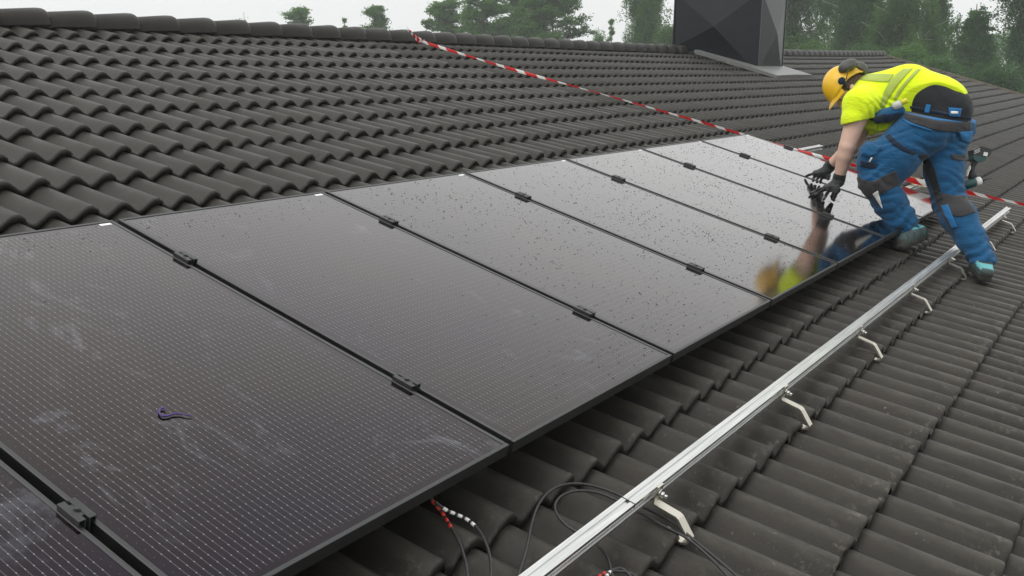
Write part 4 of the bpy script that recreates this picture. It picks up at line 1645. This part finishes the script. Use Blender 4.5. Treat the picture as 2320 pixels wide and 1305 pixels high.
# ---- gloved hands
def hand(wr, el, palm_pts, fingers, thumb, cuff_px, parent_name, dark_dir):
    pts = [p for p, r in palm_pts] + [p for f_ in fingers + [thumb] for p, r in f_] + [wr]
    lo_, hi_ = np.min(pts, 0) - .045, np.max(pts, 0) + .045
    g = SDF(lo_, hi_, .0033)
    g.chain(palm_pts, .018)
    for a in palm_pts[2:]:
        g.add(g.cone(palm_pts[1][0], a[0], palm_pts[1][1] * .95, a[1])[0], .012)
    for f_ in fingers + [thumb]:
        g.add(g.cone(f_[0][0], f_[1][0], f_[0][1], f_[1][1])[0], .007)
        for (a, ra), (b, rb_) in zip(f_[1:], f_[2:]):
            g.add(g.cone(a, b, ra, rb_)[0], .004)
    cd = (wr - el) / np.linalg.norm(wr - el)
    g.add(g.cone(wr - cd * .012, wr + cd * .02, r_wL * 1.30, r_wL * 1.30)[0], .006)
    c_ = palm_pts[1][0]
    def fm(P):
        s = (P - wr) @ cd
        m = np.zeros(len(P), int)
        m[((P - c_) @ dark_dir > .002)] = 1
        m[s < .004] = 1
        return m
    return garment('glove', g, [M['glove'], M['glovedark']], person, fm, 1)


fr_ = .0098
def F4(*a):
    out = []
    for i, q_ in enumerate(a):
        p = onn(q_[0], q_[1], q_[2]) if q_[3] == 'n' else atu(q_[0], q_[1], q_[3])
        out.append((p, fr_ * q_[2] if q_[3] != 'n' else fr_ * .92))
    return out


palmL = [J(1899, 411, 5.47, 11.5), J(1888, 422, 5.47, 11), J(1872, 425, 5.50, 6), J(1897, 431, 5.42, 6.5)]
fingL = [F4((1871, 424, 1.15, 5.52), (1857, 429, 1.05, 5.53), (1846, 433, .95, 5.53), (1837, 438, .012, 'n')),
         F4((1873, 428, 1.15, 5.48), (1861, 433, 1.05, 5.49), (1851, 438, .95, 5.49), (1843, 442, .012, 'n')),
         F4((1879, 431, 1.15, 5.45), (1873, 439, 1.05, 5.45), (1870, 446, .95, 5.45), (1866, 452, .012, 'n')),
         F4((1893, 431, 1.1, 5.42), (1888, 438, 1.0, 5.42), (1884, 445, .95, 5.43), (1886, 452, .012, 'n'))]
thL = F4((1898, 424, 1.3, 5.43), (1896, 436, 1.15, 5.40), (1891, 446, 1.05, 5.41), (1889, 454, .012, 'n'))
hand(wL, eL, palmL, fingL, thL, None, 'left', -EY)
palmR = [J(1878, 382, 5.93, 11), J(1866, 391, 5.93, 11), J(1848, 393, 5.95, 6), J(1874, 399, 5.92, 7)]
fingR = [F4((1850, 391, 1.15, 5.96), (1841, 394, 1.0, 5.96), (1834, 396, .95, 5.96), (1827, 399, .012, 'n')),
         F4((1851, 396, 1.15, 5.94), (1846, 400, 1.0, 5.94), (1843, 404, .95, 5.93), (1842, 410, .012, 'n')),
         F4((1858, 398, 1.15, 5.93), (1854, 402, 1.0, 5.93), (1851, 407, .95, 5.92), (1851, 413, .012, 'n')),
         F4((1864, 399, 1.1, 5.92), (1862, 404, 1.0, 5.91), (1860, 408, .9, 5.90), (1859, 414, .012, 'n'))]
thR = F4((1872, 396, 1.3, 5.92), (1877, 400, 1.15, 5.90), (1877, 404, 1.1, 5.89), (1876, 406, 1.0, 5.88))
hand(wR, eR, palmR, fingR, thR, None, 'right', -EY)

# ---- shoes
def shoe(heel, toe, ankle, r_ank, up_hint):
    ax = toe - heel
    L = np.linalg.norm(ax)
    ax = ax / L
    upv = up_hint - ax * (up_hint @ ax)
    upv /= np.linalg.norm(upv)
    lat = np.cross(ax, upv)
    lo_ = np.min([heel, toe, ankle], 0) - .11
    hi_ = np.max([heel, toe, ankle], 0) + .11
    g = SDF(lo_, hi_, .0052)
    hp_ = heel + ax * .045 + upv * .045
    ball = heel + ax * (L - .085) + upv * .038
    tp_ = heel + ax * (L - .045) + upv * .030
    g.add(g.cone(hp_, ball, .041, .046)[0])
    g.add(g.cone(ball, tp_, .046, .038)[0], .015)
    g.add(g.cone(hp_ + upv * .005, lerp(hp_, ankle, .75), .042, .043)[0], .02)
    g.add(g.cone(lerp(hp_, ball, .45) + upv * .018, lerp(hp_, ankle, .7) + ax * .02, .040, .038)[0], .03)
    sole_p = heel + upv * .012
    # sole welt: flat-bottomed slab slightly proud
    q = [heel + ax * .045 + upv * .018, ball - upv * .018, heel + ax * (L - .040) + upv * .018]
    for a, b, ra, rb_ in ((q[0], q[1], .043, .049), (q[1], q[2], .049, .040)):
        d_ = g.cone(a, b, ra, rb_)[0]
        g.add(np.maximum(d_, np.abs(g.plane(heel + upv * .016, upv)) - .014), .002)
    g.cut(-g.plane(heel + upv * .001, upv))
    g.cut(g.plane(lerp(hp_, ankle, .62) + upv * .03, upv + ax * -.12))
    s_grid = (g.X - heel[0]) * ax[0] + (g.Y - heel[1]) * ax[1] + (g.Z - heel[2]) * ax[2]
    u_grid = g.plane(heel, upv)
    g.d += np.where(u_grid < .026, .0022 * np.sign(np.sin(s_grid * 260)), 0).astype(np.float32)
    top = float((lerp(hp_, ankle, .62) + upv * .03 - heel) @ upv)
    def fm(P):
        hgt = (P - heel) @ upv
        s = (P - heel) @ ax
        m = np.zeros(len(P), int)
        m[(hgt > top - .026 + .10 * np.clip(s - .07, 0, 1)) & (s > .026)] = 1
        m[hgt > top - .0045] = 2
        m[(hgt < .034) | ((s > L - .05) & (hgt < .06))] = 2
        m[(s < .018) & (hgt < top - .035)] = 2
        stripe = (np.sin(s * 95 + hgt * 70) > .86) & (hgt > .04) & (hgt < top - .03)
        m[stripe] = 2
        return m
    return garment('shoe', g, [M['shoe'], M['shoetrim'], M['sole']], person, fm, 1)


toeL = onn(2030, 566, -.118)
heelL = np.array([5.585, -.125, -.045])
shoe(heelL, toeL + .0 * EX, aL + .0, r_aL, np.array([.05, .35, .95]))
heelR = onn(2232, 640, -.122)
toeR = heelR + np.array([.245, .115, .006])
shoe(heelR, toeR, aR, r_aR, np.array([0, .1, 1.0]))

# ---- cordless driver hanging from the far hip
drv_u = 5.93
D0 = atu(2194, 416, drv_u)
dr = empty('cordless_driver', 'teal and black cordless driver hanging upside down at the hip of the worker', 'power tool', w3(D0))
DB = np.array(dr.location)
k_ = depth(D0) / FOC
ex, ey, ez = RX @ EX * S, RX @ EY * S, RX @ EZ * S
dp = lambda x, y, z=0: (ex * (x - 2190) * k_ + ey * (416 - y) * k_ + ez * z)
M['teal'] = mottled('dark teal plastic', (.008, .055, .058), (.012, .065, .068), 30, .42, .0)
M['blk'] = mottled('black plastic', (.012, .012, .013), (.02, .02, .02), 30, .5, .0)
mb = MB()
mb.tube([dp(2176, 421), dp(2181, 420), dp(2200, 414), dp(2206, 412)], [.022, .033, .033, .026], 14)
mb.build('housing', M['teal'], dr)
mb = MB()
mb.tube([dp(2196, 408), dp(2198, 395), dp(2199, 380), dp(2203, 368), dp(2207, 360)], [.023, .019, .0175, .020, .026], 12)
mb.build('grip', M['blk'], dr)
def slab(pts, d0, d1, mat, nm):
    V = [dp(x, y, d0) for x, y in pts] + [dp(x, y, d1) for x, y in pts]
    n_ = len(pts)
    F = [tuple(range(n_)), tuple(range(n_, 2 * n_))[::-1]] + [(i, n_ + i, n_ + (i + 1) % n_, (i + 1) % n_) for i in range(n_)]
    return MB().add(V, F).build(nm, mat, dr)
slab([(2196, 362), (2203, 368), (2222, 366), (2226, 357), (2216, 352), (2196, 348)], -.036, .036, M['teal'], 'foot')
slab([(2195, 341), (2213, 333), (2236, 340), (2235, 352), (2228, 358), (2196, 352)], -.038, .038, M['blk'], 'battery')
slab([(2219, 346), (2228, 348), (2226, 356), (2217, 354)], -.0395, -.0375, M['ring'], 'battery_label')
for i in range(3):
    slab([(2197, 343 + 3.2 * i), (2210, 337.5 + 3.2 * i), (2210, 338.6 + 3.2 * i), (2197, 344.2 + 3.2 * i)], -.0392, -.0375, M['ring'], 'battery_marking')
mb = MB()
mb.tube([dp(2204, 413), dp(2209, 411.5), dp(2217, 409.5), dp(2219, 409)], [.026, .029, .027, .018], 14)
mb.build('nose_ring', M['ring'], dr)
mb = MB()
mb.tube([dp(2218, 409.5), dp(2225, 408)], [.014, .012], 10)
mb.tube([dp(2225, 408), dp(2243, 403)], [.004, .0035], 6)
mb.build('chuck', M['blk'], dr)
mb = MB()
mb.tube([dp(2205, 404), dp(2206, 396), dp(2209, 392)], [.012, .011, .006], 8)
mb.build('trigger', M['teal'], dr)
mb = MB()
mb.tube([dp(x, y, .0) for x, y in [(2206, 372), (2196, 378), (2190, 388), (2188, 398), (2184, 402)]], [.006, .011, .009, .006, .004], 8)
mb.build('belt_hook', M['bolt'], dr)

# small squeeze bottle in the holster pocket
bt = empty('bottle', 'small white squeeze bottle with yellow cap in the hip pocket', 'bottle', w3(atu(2036, 236, 5.47)))
BB = np.array(bt.location)
bq = [w3(atu(x, y, 5.47)) - BB for x, y in [(2024, 243), (2028, 241), (2038, 236), (2043, 233), (2045, 232), (2054, 227), (2056, 226)]]
MB().tube(bq[:4], [.022, .027, .027, .018], 12).build('bottle_body', Mat('milky bottle', (.5, .52, .49), .3).m, bt)
MB().tube(bq[3:], [.016, .018, .016, .008], 12).build('cap', Mat('yellow cap', (.65, .62, .03), .4).m, bt)
# ------------------------------------------------------------------ ground and trees
GZ = -4.5
gn = 40
V = []
F = []
for j in range(gn + 1):
    for i in range(gn + 1):
        x, y = -500 + 1000 * i / gn, -500 + 1000 * j / gn
        V.append((x, y, GZ + .25 * math.sin(x * .05) * math.cos(y * .043)))
for j in range(gn):
    for i in range(gn):
        a = j * (gn + 1) + i
        F.append((a, a + 1, a + gn + 2, a + gn + 1))
ground = put('ground', mesh_from('ground', V, F, M['grass'], smooth=True))
ground['kind'] = 'structure'


def spot(px, dist):
    """ground point seen under picture column px at a horizontal distance, and the height there per picture row"""
    d = RX @ ray(px, 160.0)
    h = np.array([d[0], d[1]])
    h /= np.linalg.norm(h)
    return np.array([cl[0] + h[0] * dist, cl[1] + h[1] * dist, GZ])


def z_at(px, py, dist):
    d = RX @ ray(px, py)
    return cl[2] + d[2] / math.hypot(d[0], d[1]) * dist


def leaves(C, sizes, flat=0.0, down=0.0):
    """one small bent leaf-clump face (two triangles, folded) per centre"""
    n = len(C)
    a = rng.normal(size=(n, 3)); a[:, 2] *= (1 - flat)
    a /= np.linalg.norm(a, axis=1)[:, None]
    if down > 0:
        a = a * (1 - down) + np.array([0, 0, -1.0]) * down
        a /= np.linalg.norm(a, axis=1)[:, None]
    b = rng.normal(size=(n, 3))
    b -= a * (a * b).sum(1)[:, None]
    b /= np.linalg.norm(b, axis=1)[:, None]
    s = sizes[:, None]
    w = rng.uniform(.35, .8, (n, 1))
    V = np.stack([C - a * s, C + b * s * w, C + a * s, C - b * s * w], 1).reshape(-1, 3)
    F = np.arange(n * 4).reshape(n, 4)
    return V, F


def limb_mesh(mb, P, r0, r1, seg=6):
    n = len(P)
    mb.tube(P, [r0 + (r1 - r0) * i / (n - 1) for i in range(n)], seg)


def tree(name, label, base, H, Wd, kind, seed, group, dens=1.0, leafs='birch', low=.12):
    r = random.Random(seed)
    global rng
    rng = np.random.default_rng(seed + 1000)
    o = empty(name, label, 'tree', tuple(base), group=group)
    mb = MB()
    Cs, Ss = [], []
    lean = np.array([r.uniform(-.03, .03), r.uniform(-.03, .03)]) * H
    tp = [np.array([lean[0] * t * t + .06 * math.sin(t * 7 + seed), lean[1] * t * t, H * t]) for t in np.linspace(0, .97, 9)]
    r0 = .012 * H + .05
    limb_mesh(mb, tp, r0, .02, 8)
    def trunk(t):
        i = min(int(t / .97 * 8), 7)
        f = t / .97 * 8 - i
        return tp[i] * (1 - f) + tp[i + 1] * f
    if kind == 'pine':
        nl = int(62 * dens)
        for k in range(nl):
            t = r.uniform(.35, 1.0)
            ph = r.uniform(0, 2 * math.pi)
            prof = (1.07 - t) ** .68 * 1.25
            L = Wd * .5 * prof * r.uniform(.65, 1.15)
            b = trunk(min(t, .96))
            dz = L * r.uniform(.05, .45)
            e_ = b + np.array([math.cos(ph) * L, math.sin(ph) * L, dz])
            m_ = b * .5 + e_ * .5 + np.array([0, 0, -.06 * L])
            limb_mesh(mb, [b, m_, e_], .03 + .006 * L, .012, 5)
            for q in range(6):
                f = r.uniform(.35, 1.08)
                c_ = b + (e_ - b) * f + np.array([r.gauss(0, .22), r.gauss(0, .22), r.gauss(.08, .14)])
                n_ = int(74 * dens)
                rad = r.uniform(.24, .46)
                p = rng.normal(size=(n_, 3)) * np.array([rad, rad, rad * .45]) * .62
                Cs.append(c_ + p)
                Ss.append(rng.uniform(.055, .115, n_))
    elif kind == 'spruce':
        for k in range(int(70 * dens)):
            t = r.uniform(.15, 1.0)
            ph = r.uniform(0, 2 * math.pi)
            L = Wd * .5 * (1.03 - t) * r.uniform(.75, 1.1)
            b = trunk(min(t, .96))
            e_ = b + np.array([math.cos(ph) * L, math.sin(ph) * L, -.18 * L])
            limb_mesh(mb, [b, e_], .025, .01, 4)
            n_ = 70
            f = rng.uniform(.1, 1.05, (n_, 1))
            Cs.append(b + (e_ - b) * f + rng.normal(size=(n_, 3)) * np.array([.13, .13, .10]) * (1.2 - t * .6))
            Ss.append(rng.uniform(.045, .09, n_))
    else:
        # birch and other broadleaves: rising limbs, hanging leafy twigs
        nl = int((34 if kind == 'birch' else 44) * dens)
        for k in range(nl):
            t = low + (1 - low) * r.random() ** .9
            ph = r.uniform(0, 2 * math.pi)
            if kind == 'birch':
                prof = min(1.0, (1.04 - t) * 2.2) ** .7 * (.72 + .28 * math.sin(t * 8 + seed)) 
            elif kind == 'cone':
                prof = max(.03, (1.03 - t)) ** .85 * 1.15 * r.uniform(.8, 1.1)
            else:
                prof = math.sqrt(max(.05, 1 - (2 * t - 1) ** 2))
            L = Wd * .5 * prof * r.uniform(.45, 1.15)
            b = trunk(min(t * .9, .95))
            e_ = np.array([b[0] + math.cos(ph) * L, b[1] + math.sin(ph) * L, min(H * 1.0, b[2] + L * r.uniform(.25, .8))])
            m_ = b * .45 + e_ * .55 + np.array([0, 0, .12 * L])
            limb_mesh(mb, [b, m_, e_], .018 + .008 * L, .008, 4)
            nt = int((10 if kind == 'birch' else 9) * (1 if dens < 1 else dens))
            for q in range(nt):
                f = r.uniform(.25, 1.05)
                s0 = (b * (1 - f) + e_ * f) if f > .6 else (b * (1 - f / .6 * .6) + m_ * (f / .6 * .6))
                s0 = s0 + np.array([r.gauss(0, .2), r.gauss(0, .2), r.gauss(0, .18)]) * (1 + .08 * Wd)
                if kind == 'birch':
                    n_ = 80
                    ln = r.uniform(.6, 2.0)
                    tt = rng.random((n_, 1))
                    sw = np.array([r.gauss(0, .18), r.gauss(0, .18), -1.0]) * ln
                    Cs.append(s0 + sw * tt + rng.normal(size=(n_, 3)) * np.array([.11, .11, .10]))
                    Ss.append(rng.uniform(.042, .085, n_))
                else:
                    n_ = 80
                    rad = r.uniform(.3, .55) * (1.0 if kind != 'cone' else max(.35, 1.25 - t))
                    Cs.append(s0 + rng.normal(size=(n_, 3)) * np.array([rad, rad, rad * .7]) * .7)
                    Ss.append(rng.uniform(.042, .085, n_))
    bark = M['birchbark'] if kind in ('birch',) else M['bark']
    mb.build('trunk', bark, o)
    C_ = np.concatenate(Cs)
    S_ = np.concatenate(Ss)
    V, F = leaves(C_, S_, .2, .35 if kind == 'birch' else 0)
    put('crown', mesh_from('crown', V, F, M[leafs]), o)
    return o


def tree_px(name, label, px, py_top, wpx, dist, kind, seed, group, **kw):
    b = spot(px, dist)
    H = z_at(px, py_top, dist) - GZ
    Wd = wpx / FOC * dist * 1.02
    return tree(name, label, b, H, Wd, kind, seed, group, **kw)


GP = 'trees behind the roof ridge'
tree_px('birch_tree', 'tiny pale birch top, leftmost above the ridge', 565, 20, 48, 92, 'birch', 1, GP, dens=.5)
tree_px('pine_tree', 'small pine top with two lobes above the ridge at left', 678, 20, 80, 95, 'pine', 2, GP, dens=.8)
tree_px('spruce_tree', 'tiny dark spruce tip, narrowest of the tops above the ridge', 786, 34, 60, 90, 'spruce', 3, GP, dens=.5)
tree_px('pine_tree', 'lone pale pine top left of the knotted tape', 852, 18, 76, 92, 'pine', 4, GP, dens=.9)
tree_px('pine_tree', 'round bushy pine just right of the knotted tape', 1010, 4, 150, 84, 'pine', 5, GP, dens=1.1)
tree_px('pine_tree', 'tall open pine with layered limbs, leftmost of the tall pines', 1096, -40, 170, 80, 'pine', 6, GP, dens=1.2)
tree_px('pine_tree', 'tall thin pine between the two broad pines', 1165, -40, 140, 86, 'pine', 7, GP, dens=1.0)
tree_px('pine_tree', 'broadest dark pine, the last one before the gap of open sky', 1256, -55, 215, 78, 'pine', 8, GP, dens=1.6)
tree_px('pine_tree', 'dense low pine in front of the tall thin pine', 1200, 22, 170, 83, 'pine', 9, GP, dens=1.2)
tree_px('birch_tree', 'small pale bare-looking birch beside the little spruce', 1352, 52, 60, 88, 'birch', 10, GP, dens=.5)
tree_px('spruce_tree', 'little dark spruce left of the big pale birch', 1384, 36, 95, 84, 'spruce', 11, GP, dens=.7)
tree_px('birch_tree', 'big pale green birch left of the chimney', 1462, -85, 190, 74, 'birch', 12, GP, dens=1.7)
tree_px('leafy_tree', 'low bushy tree touching the left side of the chimney', 1515, 40, 80, 72, 'round', 13, GP, dens=.8)
tree_px('birch_tree', 'tall birch right behind the chimney on its right', 1800, -220, 190, 68, 'birch', 14, GP, dens=1.7)
tree_px('birch_tree', 'thin see-through birch with sky between its twigs, right of the chimney', 1868, -170, 130, 74, 'birch', 15, GP, dens=.8, leafs='birch')
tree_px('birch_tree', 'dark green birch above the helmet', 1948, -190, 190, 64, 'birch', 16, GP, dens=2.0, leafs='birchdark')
tree_px('birch_tree', 'broad bright birch above the back of the worker', 2040, -210, 190, 62, 'birch', 17, GP, dens=2.2)
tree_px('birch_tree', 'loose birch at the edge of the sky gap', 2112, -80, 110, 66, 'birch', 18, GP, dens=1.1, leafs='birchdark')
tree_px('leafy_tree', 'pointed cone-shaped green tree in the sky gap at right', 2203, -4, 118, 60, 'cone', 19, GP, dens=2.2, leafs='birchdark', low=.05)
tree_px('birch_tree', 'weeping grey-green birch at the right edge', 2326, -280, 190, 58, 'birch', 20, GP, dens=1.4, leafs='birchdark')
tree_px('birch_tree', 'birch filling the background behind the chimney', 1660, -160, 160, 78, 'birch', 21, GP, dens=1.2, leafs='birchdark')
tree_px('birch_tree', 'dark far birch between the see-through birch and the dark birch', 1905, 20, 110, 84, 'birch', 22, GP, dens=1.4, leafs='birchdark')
GB = 'low leafy trees behind the far gable'
for i, (px, py, w_, d_, lf, lb) in enumerate([
        (1842, 84, 84, 60, 'birch', 'low leafy tree between the chimney and the helmet'),
        (1958, 92, 90, 58, 'birchdark', 'low dark leafy tree directly behind the ear defenders'),
        (2050, 104, 92, 56, 'birch', 'low bright leafy tree above the end of the ridge'),
        (2132, 122, 90, 54, 'birchdark', 'low dark leafy tree left of the pointed tree, behind the gable edge'),
        (2262, 140, 96, 52, 'birchdark', 'low leafy tree right of the pointed tree, behind the gable edge')]):
    tree_px('leafy_tree', lb, px, py, w_, d_, 'round', 40 + i, GB, dens=1.0, leafs=lf, low=.2)
# woods farther back, one mass
rngw = np.random.default_rng(5)
Cs, Ss = [], []
for px in np.arange(1760, 2420, 9):
    d_ = rngw.uniform(95, 125)
    b = spot(px, d_)
    top = z_at(px, 92 + 14 * math.sin(px * .021) + rngw.uniform(-16, 16), d_)
    n_ = 600
    zz = GZ + (top - GZ) * np.sqrt(rngw.random(n_))
    Cs.append(np.stack([b[0] + rngw.normal(0, 1.1, n_), b[1] + rngw.normal(0, 1.1, n_), zz], 1))
    Ss.append(rngw.uniform(.09, .19, n_))
rng = rngw
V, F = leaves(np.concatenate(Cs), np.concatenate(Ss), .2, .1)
tag(put('far_wood', mesh_from('far_wood', V, F, M['birchdark'])), 'distant wood seen through the gaps between the birches', 'wood', kind='stuff')

# ------------------------------------------------------------------ haze
hz = MB().box((-60, -75, GZ - 1.2), (190, 120, 24)).mesh('haze', [])
hm_ = bpy.data.materials.new('haze air')
hm_.use_nodes = True
hn, hl_ = hm_.node_tree.nodes, hm_.node_tree.links
hn.remove(hn['Principled BSDF'])
pv = hn.new('ShaderNodeVolumePrincipled')
pv.inputs['Color'].default_value = (.93, .96, .97, 1)
pv.inputs['Density'].default_value = .0016
hl_.new(pv.outputs[0], hn['Material Output'].inputs['Volume'])
hz.materials.append(hm_)
haze = put('haze', hz)
tag(haze, 'thin pale rain haze filling the air', 'haze', kind='stuff')
